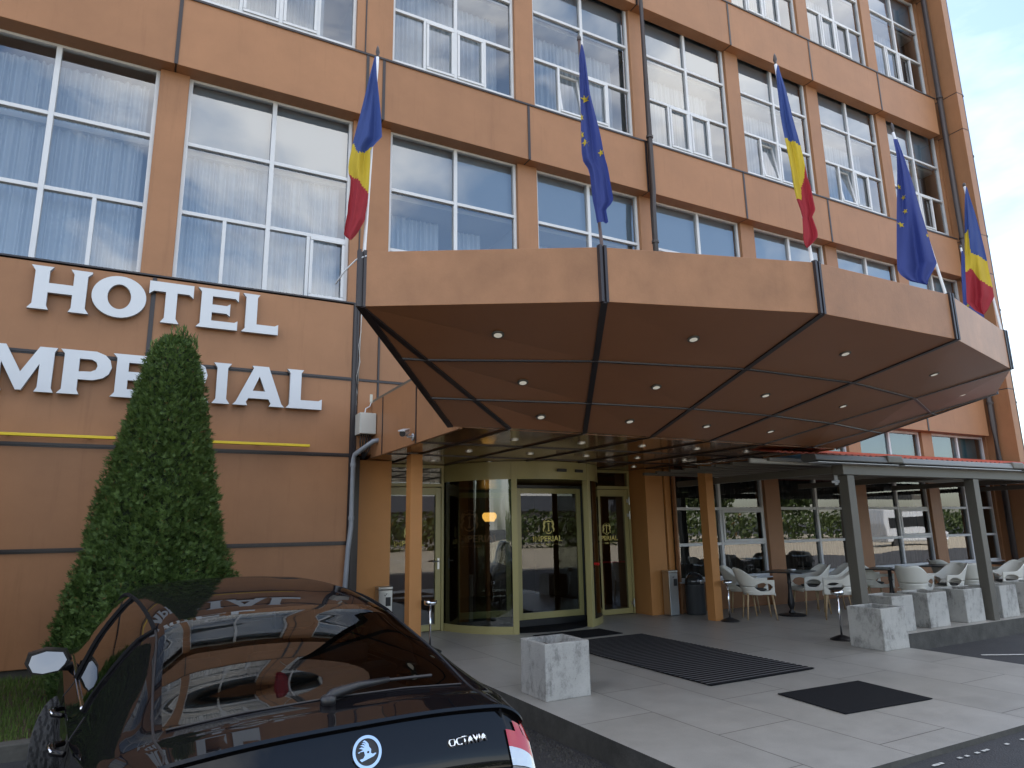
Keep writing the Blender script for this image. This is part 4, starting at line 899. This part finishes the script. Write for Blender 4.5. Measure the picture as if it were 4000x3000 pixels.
for x, y, a, lb in CH[1:]: dup(c0, (x, y, 0), a, lb)
def make_table(label):
    T = thing('bistro_table', label, 'table', (0, 0, 0), 0, 'black bistro tables on the terrace')
    b = MB(); b.box(-.35, -.35, .715, .35, .35, .735); b.build('table_top', TABLEM, T, bevel=.006)
    b = MB(); b.lathe([(.05, .03), (.055, .06), (.03, .09), (.032, .11), (.055, .16), (.06, .20), (.045, .30), (.03, .42), (.028, .52), (.036, .54), (.03, .56), (.03, .70), (.12, .714)], n=18); b.build('pedestal', BLACK, T, smooth=True)
    b = MB(); b.lathe([(.23, .003), (.23, .014), (.19, .026), (.06, .04)], n=28); b.build('base', BLACK, T, smooth=True)
    return T
TB = [(9.95, -1.02, .35, 'black bistro table nearest the entrance with an ashtray on it'), (11.72, -1.70, .3, 'second black bistro table, between the pergola posts'), (13.15, -1.85, .3, 'third black bistro table, left of the second pergola post'), (14.6, -2.15, .2, 'farthest black bistro table at the right edge')]
t0 = make_table(TB[0][3]); t0.location = (*TB[0][:2], 0); t0.rotation_euler = (0, 0, TB[0][2])
for x, y, a, lb in TB[1:]: dup(t0, (x, y, 0), a, lb)
a0 = None
for x, y, lb in ((10.02, -1.05, 'glass ashtray on the nearest bistro table'), (11.6, -1.85, 'glass ashtray on the second bistro table'), (13.15, -1.95, 'glass ashtray on the third bistro table')):
    if a0 is None:
        b = MB(); b.lathe([(.05, .0), (.06, .03), (.05, .032), (.04, .01), (.0, .009)], n=16); a0 = b.build('ashtray', mat('glass_ash', (.6, .62, .65), .1, metal=.4), smooth=True); o = a0
    else: o = a0.copy(); COL.objects.link(o)
    o.location = (x, y, .7355); tag(o, lb, 'ashtray', 'glass ashtrays on the bistro tables')

# ------------------------------------------------------------------ conifer
TR = thing('conifer', 'tall narrow clipped green conifer between the car and the wall', 'tree', (.15, -1.3, 0))
b = MB(); b.tube([(0, 0, -.06), (.01, 0, .5), (0, .01, 1.6), (.02, 0, 3.0)], [.10, .09, .06, .02], 8); b.build('trunk', BARK, TR, smooth=True)
PROF = [(0.0, .74), (.25, .83), (.5, .85), (1.0, .745), (1.4, .635), (2.0, .535), (2.5, .44), (2.9, .36), (3.2, .31), (3.45, .25), (3.62, .15), (3.72, .04)]
def trad(z, a):
    r = interp(PROF, z); return r * (1 + .04 * sin(3 * a + z * 2.3) + .05 * sin(7 * a - z * 4.1) + .06 * sin(11 * a + 11 * z) * sin(5 * a - 13 * z))
random.seed(3)
lf = MB()
for i in range(44000):
    z = 3.70 * (1 - sqrt(random.random()) * .999) if i > 9000 else 3.7 * random.random()
    z = max(.03, min(3.70, z)); a = random.random() * 2 * pi; r = trad(z, a) * (1.0 - .20 * random.random() ** 1.6 + .05 * (random.random() - .5))
    c = Vector((r * cos(a), r * sin(a), z)); outw = Vector((cos(a), sin(a), .0))
    up_ = (outw * (.25 + .7 * random.random()) + Vector((0, 0, .9 - .7 * random.random())) + Vector((random.gauss(0, .4), random.gauss(0, .4), random.gauss(0, .25)))).normalized()
    sd_ = up_.cross(outw + Vector((random.gauss(0, .6), random.gauss(0, .6), random.gauss(0, .6)))).normalized()
    ln = .028 + .036 * random.random(); wd = .0036; vs = []; fs = []
    for k in range(5):
        t = (k - 2) * .55; d = (up_ * cos(t) + sd_ * sin(t)); l2 = ln * (1 - .22 * abs(k - 2)); s2 = (sd_ * cos(t) - up_ * sin(t)) * wd
        base = c + up_ * ln * .12 * (2 - abs(k - 2)); o_ = len(vs)
        vs += [base - s2, base + s2, base + d * l2 * .6 + s2 * 1.1, base + d * l2, base + d * l2 * .6 - s2 * 1.1]; fs.append((o_, o_ + 1, o_ + 2, o_ + 3, o_ + 4))
    lf.add(vs, fs)
for k, (tx, ty, tz) in enumerate(((-.17, -.05, 3.60), (.06, .0, 3.80), (.16, .03, 3.72), (-.05, -.1, 3.66))):
    for i in range(90):
        c = Vector((tx + random.gauss(0, .035), ty + random.gauss(0, .035), tz - .22 * random.random())); d = Vector((random.gauss(0, .3), random.gauss(0, .3), 1)).normalized(); s2 = d.cross(Vector((random.random(), random.random(), .1))).normalized() * .006
        lf.add([c - s2, c + s2, c + d * .05 + s2, c + d * .08, c + d * .05 - s2], [(0, 1, 2, 3, 4)])
cr_ = lf.build('crown', LEAF, TR)
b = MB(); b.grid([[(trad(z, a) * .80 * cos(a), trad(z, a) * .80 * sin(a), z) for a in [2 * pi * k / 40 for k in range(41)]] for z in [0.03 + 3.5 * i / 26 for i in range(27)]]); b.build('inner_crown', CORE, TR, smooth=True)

dup(TR, (-2.2, -1.55, 0), 1.9, 'added conifer out of view farther left along the wall, darkens reflections in the car')  # unseen tree added to darken what the car's side reflects

# ------------------------------------------------------------------ parked car
CAR_X, CAR_Y, CAR_Z, CAR_A = .755, -6.83, -.20, radians(5.0)
CR = thing('parked_car', 'glossy black liftback car parked nose to the wall, seen from behind', 'car', (CAR_X, CAR_Y, CAR_Z), CAR_A)
ST = [(-.015, [(0, 1.052), (.33, 1.048), (.60, 1.030), (.675, 1.012), (.72, .985), (.745, .955)]),
      (.12, [(0, 1.066), (.33, 1.062), (.605, 1.043), (.70, 1.02), (.755, .99), (.785, .955)]),
      (.27, [(0, 1.085), (.33, 1.08), (.61, 1.06), (.72, 1.035), (.79, 1.0), (.82, .955)]),
      (.55, [(0, 1.205), (.32, 1.198), (.59, 1.168), (.71, 1.10), (.80, 1.01), (.845, .93)]),
      (.85, [(0, 1.315), (.30, 1.306), (.555, 1.272), (.70, 1.155), (.815, .99), (.862, .90)]),
      (1.06, [(0, 1.375), (.30, 1.366), (.54, 1.33), (.705, 1.18), (.82, .985), (.87, .90)]),
      (1.5, [(0, 1.432), (.30, 1.422), (.545, 1.385), (.715, 1.205), (.825, .98), (.876, .895)]),
      (2.1, [(0, 1.455), (.30, 1.445), (.55, 1.405), (.72, 1.21), (.828, .97), (.88, .89)]),
      (2.7, [(0, 1.43), (.30, 1.42), (.56, 1.375), (.725, 1.18), (.828, .96), (.88, .88)]),
      (3.15, [(0, 1.27), (.32, 1.255), (.60, 1.20), (.735, 1.08), (.828, .945), (.88, .87)]),
      (3.55, [(0, 1.04), (.34, 1.03), (.66, 1.0), (.74, .97), (.82, .92), (.875, .86)]),
      (4.1, [(0, .96), (.34, .95), (.62, .92), (.72, .89), (.79, .86), (.85, .82)]),
      (4.5, [(0, .80), (.32, .79), (.55, .76), (.64, .74), (.70, .72), (.74, .69)])]
def cr1(p0, p1, p2, p3, t):                                      # Catmull-Rom
    return tuple(.5 * ((2 * b_) + (-a + c) * t + (2 * a - 5 * b_ + 4 * c - d) * t * t + (-a + 3 * b_ - 3 * c + d) * t ** 3) for a, b_, c, d in zip(p0, p1, p2, p3))
def spl(P, n):
    out = []
    for i in range(len(P) - 1):
        for k in range(n): out.append((cr1(P[max(i - 1, 0)], P[i], P[i + 1], P[min(i + 2, len(P) - 1)], k / n), i + k / n))
    out.append((P[-1], len(P) - 1.0)); return out
NS, NR = 8, 6
ctrl = [[(x, y, z) for x, z in pts] for y, pts in ST]
colsp = [spl([r[j] for r in ctrl], NS) for j in range(6)]
fine = []
for i in range(len(colsp[0])):
    row = spl([(-colsp[1][i][0][0], *colsp[1][i][0][1:])] + [colsp[j][i][0] for j in range(6)], NR)[NR:]
    fine.append(([p for p, t in row], colsp[0][i][1], [t - 1 for p, t in row]))
parts = {'body': MB(), 'rear_window': MB(), 'windshield': MB(), 'sideL': MB(), 'sideR': MB(), 'trim': MB()}
def classify(s_, r, y):
    if 2.05 <= s_ <= 5.0 and r < 2.0: return 'rear_window'
    if 8.35 <= s_ <= 10.0 and r < 2.05: return 'windshield'
    if 2.2 < r < 4.0:
        y0 = 5.25 - (4.0 - r) * .12
        if y0 < s_ < 9.3 - (r - 4.0) * .25 : return 'side'
    return 'body'
for sgn in (1, -1):
    for i in range(len(fine) - 1):
        for k in range(len(fine[0][0]) - 1):
            s_ = (fine[i][1] + fine[i + 1][1]) / 2; r = (fine[i][2][k] + fine[i][2][k + 1]) / 2
            q_ = [fine[i][0][k], fine[i][0][k + 1], fine[i + 1][0][k + 1], fine[i + 1][0][k]]; q_ = [(sgn * x, y, z) for x, y, z in q_]
            if sgn > 0: q_ = q_[::-1]
            c = classify(s_, r, q_[0][1])
            if c == 'side': c = 'sideR' if sgn > 0 else 'sideL'
            parts[c].quad(*q_)
def weld(o, d=.0008):
    bm = bmesh.new(); bm.from_mesh(o.data); bmesh.ops.remove_doubles(bm, verts=bm.verts, dist=d); bmesh.ops.recalc_face_normals(bm, faces=bm.faces); bm.to_mesh(o.data); bm.free(); return o
# lower body: loops under the rim of the upper shell
rim = [colsp[0][0][0]] + [p for p in fine[0][0][1:]] + [fine[i][0][-1] for i in range(1, len(fine))] + fine[-1][0][-2::-1]
REARP = [(0, 0), (.012, -.004), (.034, .024), (.06, .014), (.22, -.048), (.26, -.05), (.38, -.02), (.42, -.07), (.55, -.10), (.72, -.08), (.9, .0)]
def lower(p, z, idx):
    x, y, zt = p
    f_ = (zt - z); sx = {0: 1}.get(0)
    prof = [(0, 0), (.025, .0), (.10, .012), (.28, .018), (.45, .012), (.60, -.02), (.75, -.06), (.9, -.10)]
    dx = interp(prof, f_)
    rear = y < .45; front = y > 4.0
    yy = y
    if rear:
        k = 1 - smooth01((y + .02) / .42)
        pr2 = REARP
        yy = y + interp(pr2, f_) * k
        dx += .018 * smooth01(f_ / .12) * smooth01((x - .6) / .2) * k
    if front: yy = y + interp([(0, 0), (.1, .06), (.3, .10), (.5, .06), (.8, .0)], f_) * smooth01((y - 4.0) / .4)
    return (x + (dx if x > .45 else dx * x / .45), yy, z)
LV = [0, .012, .034, .06, .10, .16, .22, .26, .32, .38, .42, .48, .55, .63, .72, .80]
low = []
for f_ in LV:
    row = []
    for i, p in enumerate(rim):
        zmin = .20; z = p[2] - f_ * (p[2] - zmin) / .80 if f_ > .16 else p[2] - f_
        row.append(lower(p, z, i))
    low.append(row)
tail = {1: MB(), -1: MB()}; tailc = {1: MB(), -1: MB()}
for sgn in (1, -1):
    for i in range(len(low) - 1):
        for k in range(len(rim) - 1):
            q_ = [low[i][k], low[i][k + 1], low[i + 1][k + 1], low[i + 1][k]]; c = Vector((0, 0, 0))
            for v_ in q_: c += Vector(v_) / 4
            q_ = [(sgn * x, y, z) for x, y, z in q_]
            if sgn < 0: q_ = q_[::-1]
            parts['body'].quad(*q_)
            if (.655 < c.x and c.y < .40 and .60 < c.z < .93):
                n_ = (Vector(q_[1]) - Vector(q_[0])).cross(Vector(q_[3]) - Vector(q_[0])).normalized() * .008
                if n_.dot(Vector((c.x * sgn, c.y - .6, 0))) < 0: n_ = -n_
                T_ = tailc if (.66 < c.z < .83 and c.y < .16) else tail
                T_[sgn].quad(*[tuple(Vector(v_) + n_) for v_ in q_])
weld(parts['body'].build('body', CARPAINT, CR, smooth=True)); bo = CR.children[-1]; sharp(bo, 38)
for nm, key in (('rear_window', 'rear_window'), ('windshield', 'windshield'), ('side_window', 'sideL'), ('side_window', 'sideR')):
    weld(parts[key].build(nm, CARGLASS, CR, smooth=True))
for sgn in (1, -1):
    o = weld(tail[sgn].build('tail_light', REDLENS, CR, smooth=True)); weld(tailc[sgn].build('clear_lens', CLEARLENS, o, smooth=True))
def shell_pt(s_, r, sgn=1, out=.004):
    i = min(range(len(fine)), key=lambda q: abs(fine[q][1] - s_)); ts = fine[i][2]; pts = fine[i][0]
    p = Vector(pts[min(range(len(ts)), key=lambda q: abs(ts[q] - r))])
    d = Vector((p.x, 0, p.z - .9)).normalized() * out
    return Vector((sgn * (p.x + d.x), p.y, p.z + d.z))
b = MB()
for sgn in (1, -1):
    b = MB(); b.tube([shell_pt(s_ / 8, 2.12, sgn, .001) for s_ in range(40, 3, -1)] + [Vector((sgn * .635, -.012, 1.022)), Vector((sgn * .655, .01, .95)), Vector((sgn * .665, .0, .80)), Vector((sgn * .655, .012, .68))], .005, 6); b.build('tailgate_seam', BLACK, CR)
b = MB()
for sgn in (1, -1):
    b.tube([shell_pt(s_ / 8, 2.17, sgn, .002) for s_ in range(40, 76)], .006, 6)
b.build('roof_moulding', BLACK, CR)
for sgn in (-1, 1): b = MB(); b.tube([shell_pt(s_ / 8, 4.0, sgn, .003) for s_ in range(43, 73)], .008, 6); b.build('window_trim', CHROME, CR, smooth=True)
b = MB(); b.tube([Vector((sg * .33 * 0 + sg * x, y, z)) for sg, x, y, z in [(-1, .60, .262, 1.064), (-1, .33, .266, 1.082), (1, 0, .268, 1.087), (1, .33, .266, 1.082), (1, .60, .262, 1.064)]], .004, 6); b.build('window_seal', BLACK, CR)
SEAL = mat('rubber_seal', (0.008, 0.008, 0.009), 0.9, spec=0.1)
for sgn in (-1, 1):
    edge = [shell_pt(5.25 - (4.0 - (4.0 - j * .3)) * .12, 4.0 - j * .3, sgn, .004) for j in range(7)] + [shell_pt(5.0 + j * .125, 2.17, sgn, .004) for j in range(34)]
    b = MB(); b.tube(edge, .011, 6); b.build('window_seal', SEAL, CR)
    b = MB(); b.tube([shell_pt(7.03, 4.0 - j * .3, sgn, .004) for j in range(7)], .016, 6); b.build('door_pillar', SEAL, CR)
# door gaps
for s_ in (4.9, 7.0): b = MB(); b.tube([shell_pt(s_, r, -1, .001) for r in (4.05, 4.4, 4.8, 5.0)] + [Vector((-.90, ST[int(s_)][0] + .2, .75)), Vector((-.88, ST[int(s_)][0] + .25, .45))], .0025, 5); b.build('door_gap', BLACK, CR)
for yy, zz_ in ((.98, .885), (1.80, .865)):
    for sgn in (-1, 1):
        b = MB(); b.tube([(sgn * .885, yy - .10, zz_), (sgn * .925, yy - .06, zz_ + .004), (sgn * .927, yy + .06, zz_ + .002), (sgn * .885, yy + .10, zz_ - .004)], [.012, .015, .015, .012], 8); b.build('door_handle', CARPAINT, CR, smooth=True)
        b = MB(); b.tube([(sgn * .930, yy - .09, zz_ + .013), (sgn * .942, yy, zz_ + .016), (sgn * .930, yy + .07, zz_ + .012)], .004, 6); b.build('handle_strip', CHROME, CR, smooth=True)
for sgn in (-1, 1):
    b = MB(); oc = [(.84 * sgn * u * sgn, .88 * v) for u, v in ((-.06, -.075), (.05, -.088), (.12, -.07), (.155, -.01), (.14, .055), (.04, .08), (-.08, .062), (-.12, -.01))]
    b = MB(); base = [Vector((sgn * (.99 + u), 2.72, 1.02 + v)) for u, v in oc]; mid = [Vector((sgn * (.985 + u * 1.08), 2.79, 1.02 + v * 1.10)) for u, v in oc]; tip = [Vector((sgn * (.98 + u * .7), 2.90, 1.02 + v * .7)) for u, v in oc]
    b.grid([base, mid, tip], close=True); b.add(tip, [tuple(range(8))]); mo = fixn(b.build('mirror', BLACK, CR, smooth=True, bevel=0))
    b = MB(); b.add([p + Vector((0, .006, 0)) for p in base], [tuple(range(8))]); b.build('mirror_rim', BLACK, mo)
    b = MB(); b.add([Vector((sgn * (.99 + u * .86), 2.705 - u * .06 + v * .16, 1.02 + v * .84)) for u, v in oc], [tuple(range(8))]); fixn(b.build('mirror_glass', MIRROR, mo))
    b = MB(); b.tube([(sgn * .84, 2.84, .955), (sgn * .90, 2.82, .965), (sgn * .95, 2.80, .98)], [.03, .028, .03], 10); b.build('mirror_arm', BLACK, mo, smooth=True); mo.location = (-sgn * .035, -.06, -.025)
def wheel(x, y, turn):
    T = MB(); prof = [(.215, -.10), (.27, -.108), (.300, -.098)] + [(.316, -.085 + .17 * j / 12) for j in range(13)] + [(.300, .098), (.27, .108), (.215, .10)]; n = 120
    vs = []
    for pi_, (r, h_) in enumerate(prof):
        for k in range(n):
            a = 2 * pi * k / n; rr = r
            if r > .31 and ((k + 2 * abs(pi_ - 9)) % 6 < 2 or pi_ in (7, 11)): rr = r - .010
            vs.append((h_, rr * cos(a), rr * sin(a)))
    fs = [(i * n + k, i * n + (k + 1) % n, (i + 1) * n + (k + 1) % n, (i + 1) * n + k) for i in range(len(prof) - 1) for k in range(n)]
    T.add(vs, fs); wo_ = T.build('wheel', TYRE, CR); wo_.location = (x, y, .318); wo_.rotation_euler = (0, 0, turn)
    b = MB(); sg = 1 if x > 0 else -1
    b.tube([(sg * .02, 0, 0), (sg * .06, 0, 0)], .06, 14)
    for k in range(5):
        a = 2 * pi * k / 5; b.prism([(sg * .03, cos(a + d) * r, sin(a + d) * r) for d, r in ((-.35, .05), (-.16, .215), (.16, .215), (.35, .05))], (sg * .03, 0, 0))
    fixn(b.build('rim', STEEL, wo_))
for x, y, t_ in ((-.80, .80, 0), (.80, .80, 0), (-.83, 3.45, radians(-20)), (.80, 3.45, radians(-24))): wheel(x, y, t_)
# interior: seats and head rests, parcel shelf
b = MB(); b.box(-.66, 1.35, .35, .66, 2.0, .62); b.box(-.66, 1.10, .55, .66, 1.28, 1.02); b.box(-.60, .45, .94, .60, 1.08, .96); b.build('rear_bench', SEATM, CR, bevel=.05)
for x in (-.38, .0, .38):
    b = MB(); b.box(x - .13, 1.13, 1.03, x + .13, 1.22, 1.15); b.build('head_rest', SEATM, CR, bevel=.035)
for x in (-.38, .38):
    b = MB(); b.box(x - .25, 2.1, .45, x + .25, 2.25, 1.10); b.build('front_seat', SEATM, CR, bevel=.06)
    b = MB(); b.box(x - .14, 2.13, 1.12, x + .14, 2.22, 1.27); b.build('head_rest', SEATL, CR, bevel=.04)
b = MB(); b.box(-.70, 3.0, .75, .70, 3.5, .93); b.build('dashboard', BLACK, CR, bevel=.05)
b = MB()
for k in range(24):
    a = 2 * pi * k / 24; a2 = 2 * pi * (k + 1) / 24; b.tube([(-.37 + .18 * cos(a), 2.72 + .05 * sin(a), .93 + .17 * sin(a)), (-.37 + .18 * cos(a2), 2.72 + .05 * sin(a2), .93 + .17 * sin(a2))], .014, 6, caps=False)
b.build('steering_wheel', BLACK, CR)
# rear wiper
b = MB(); b.tube([(-.02, .235, 1.088), (.0, .245, 1.105), (.12, .272, 1.118), (.26, .284, 1.122)], [.022, .022, .017, .011], 8); b.lathe([(.03, -.02), (.032, .012), (.02, .022)], (-.02, .235, 1.085), 12)
wi = b.build('wiper', BLACK, CR, smooth=True)
b = MB(); b.tube([(.05, .285, 1.118), (.26, .292, 1.118), (.47, .300, 1.110)], .007, 6); b.build('wiper_blade', BLACK, wi)
# badge: ring with winged arrow, and the model lettering
bx0, by0, bz0 = .045, -.021, .945
def pos(r0, r1, y0_, d_):
    m_ = MB(); n = 40
    m_.grid([[(bx0 + r * cos(2 * pi * k / n), by0 + yo, bz0 + r * sin(2 * pi * k / n)) for k in range(n + 1)] for r, yo in ((r1, .0), (r1, -d_), (r0, -d_), (r0, 0))]); return m_
bdg = fixn(pos(.0455, .056, 0, .010).build('badge', CHROME, CR, smooth=True)); sharp(bdg)
bdg.matrix_basis = Matrix.Translation((bx0, by0, bz0)) @ Matrix.Rotation(radians(-20), 4, 'X') @ Matrix.Translation((-bx0, -by0, -bz0))
b = MB(); b.lathe([(.0455, 0), (.0455, .004)], n=32); o = b.build('badge_field', BLACK, bdg); o.matrix_basis = Matrix.Translation((bx0, by0, bz0)) @ Matrix.Rotation(radians(90), 4, 'X')
b = MB(); sc_ = .00118
def BP(pts): b.prism([(bx0 + x * sc_, by0 - .0045, bz0 + z * sc_) for x, z in pts], (0, -.004, 0))
BP([(-31, 2), (-26, 0), (-22, 3), (-10, 3), (2, 6), (8, 14), (7, 22), (2, 29), (-5, 34), (-12, 31), (-5, 28), (-1, 22), (-8, 28), (-16, 27), (-9, 24), (-4, 18), (-12, 23), (-21, 21), (-13, 18), (-7, 13), (-17, 16), (-26, 13), (-18, 11), (-12, 8)])
BP([(8, 14), (2, 6), (-10, 3), (-8, -8), (-14, -16), (-26, -18), (-20, -25), (0, -20), (20, -15), (30, -8), (26, -6), (18, -8), (12, -4), (14, 6)])
fixn(b.build('badge_emblem', CHROME, bdg))
b = MB(); b.lathe([(.004, 0), (.004, .002)], n=10); o = b.build('badge_eye', BLACK, bdg); o.matrix_basis = Matrix.Translation((bx0 + .004, by0 - .0088, bz0 - .001)) @ Matrix.Rotation(radians(90), 4, 'X')
o = bm_obj(text_bm('OCTAVIA', .034, .010, .03, .175), 'lettering', CHROME, CR); o.location = (.47, -.041, .905); o.rotation_euler = (radians(-21), 0, 0)

# ------------------------------------------------------------------ across the car park (seen in the glass)
def far_tree(x, y, h, r, label):
    T = thing('street_tree', label, 'tree', (x, y, gz(x, y)), 0, 'trees across the car park')
    b = MB(); b.tube([(0, 0, 0), (.1, 0, h * .5), (0, 0, h * .9)], [.2, .15, .05], 8); b.build('trunk', BARK, T, smooth=True)
    m = MB()
    for i in range(1500):
        a, u = random.random() * 2 * pi, random.random(); ph = math.acos(2 * u - 1); rr = r * (.55 + .45 * random.random()); c = Vector((rr * sin(ph) * cos(a), rr * sin(ph) * sin(a), h * .62 + rr * cos(ph) * h * .38 / r))
        d = Vector((random.gauss(0, 1), random.gauss(0, 1), random.gauss(0, 1))).normalized(); e_ = d.orthogonal().normalized(); f_ = d.cross(e_); s_ = .22 + .2 * random.random()
        m.quad(c - e_ * s_, c + f_ * s_ * .6, c + e_ * s_, c - f_ * s_ * .6)
    m.build('crown', FARLEAF, T)
random.seed(5)
for i, (x, y, h, r) in enumerate(((-22, -44, 9, 3.4), (-14, -46, 11, 3.6), (-6, -45, 8, 3.0), (1, -47, 10, 3.5), (44, -42, 9, 3.3), (52, -44, 8, 3.2), (60, -40, 9, 3))):
    far_tree(x, y, h, r, ['bushy tree across the car park'] [0] + ' reflected in the glass')
T = thing('hedge', 'clipped green hedge across the car park, seen in the window glass', 'hedge', (6, -38, -.2))
m = MB()
for i in range(16000):
    c = Vector((-32 + 130 * random.random(), random.gauss(0, .7), 2.6 * random.random() ** .7 + .5 * sin(i * .37))); d = Vector((random.gauss(0, 1), random.gauss(0, 1), random.gauss(0, 1))).normalized(); e_ = d.orthogonal().normalized(); f_ = d.cross(e_); s_ = .14 + .14 * random.random()
    if c.z < 0: c.z = -c.z
    m.quad(c - e_ * s_, c + f_ * s_ * .6, c + e_ * s_, c - f_ * s_ * .6)
m.build('leaves', FARLEAF, T)
T = thing('roadside_building', 'long low grey building with white band across the car park', 'building', (24, -56, -.2))
b = MB(); b.box(-22, 0, 0, 22, 10, 3.2); b.build('wall', mat('far_wall', (.22, .215, .20), .8), T); b = MB(); b.box(-22.5, -.5, 3.21, 22.5, 10.4, 4.6); b.build('roof', mat('far_roof', (.07, .08, .10), .7), T)
b = MB(); 
for k in range(14): b.box(-20 + k * 3, 10.0, .9, -18.4 + k * 3, 10.03, 2.4)
b.build('window', BLACK, T)
T = thing('minibus', 'white minibus parked across the car park, reflected in the restaurant windows', 'van', (44.5, -18.2, -.2), radians(8))
b = MB(); b.prism([(-2.7, -1, .45), (2.75, -1, .45), (2.8, -1, 1.0), (2.0, -1, 1.25), (1.35, -1, 2.1), (1.0, -1, 2.45), (-2.6, -1, 2.5), (-2.75, -1, 1.6)], (0, 2, 0)); fixn(b.build('body', WHITE, T, bevel=.06))
b = MB(); b.box(-2.4, 1.005, 1.35, .9, 1.012, 2.0); b.prism([(1.0, 1.005, 1.35), (1.75, 1.005, 1.35), (1.25, 1.005, 2.0), (1.0, 1.005, 2.0)], (0, .007, 0)); b.build('window', BLACK, T)
for x in (-1.8, 1.9):
    b = MB(); b.tube([(x, .8, .36), (x, 1.03, .36)], .36, 20); b.build('wheel', TYRE, T)
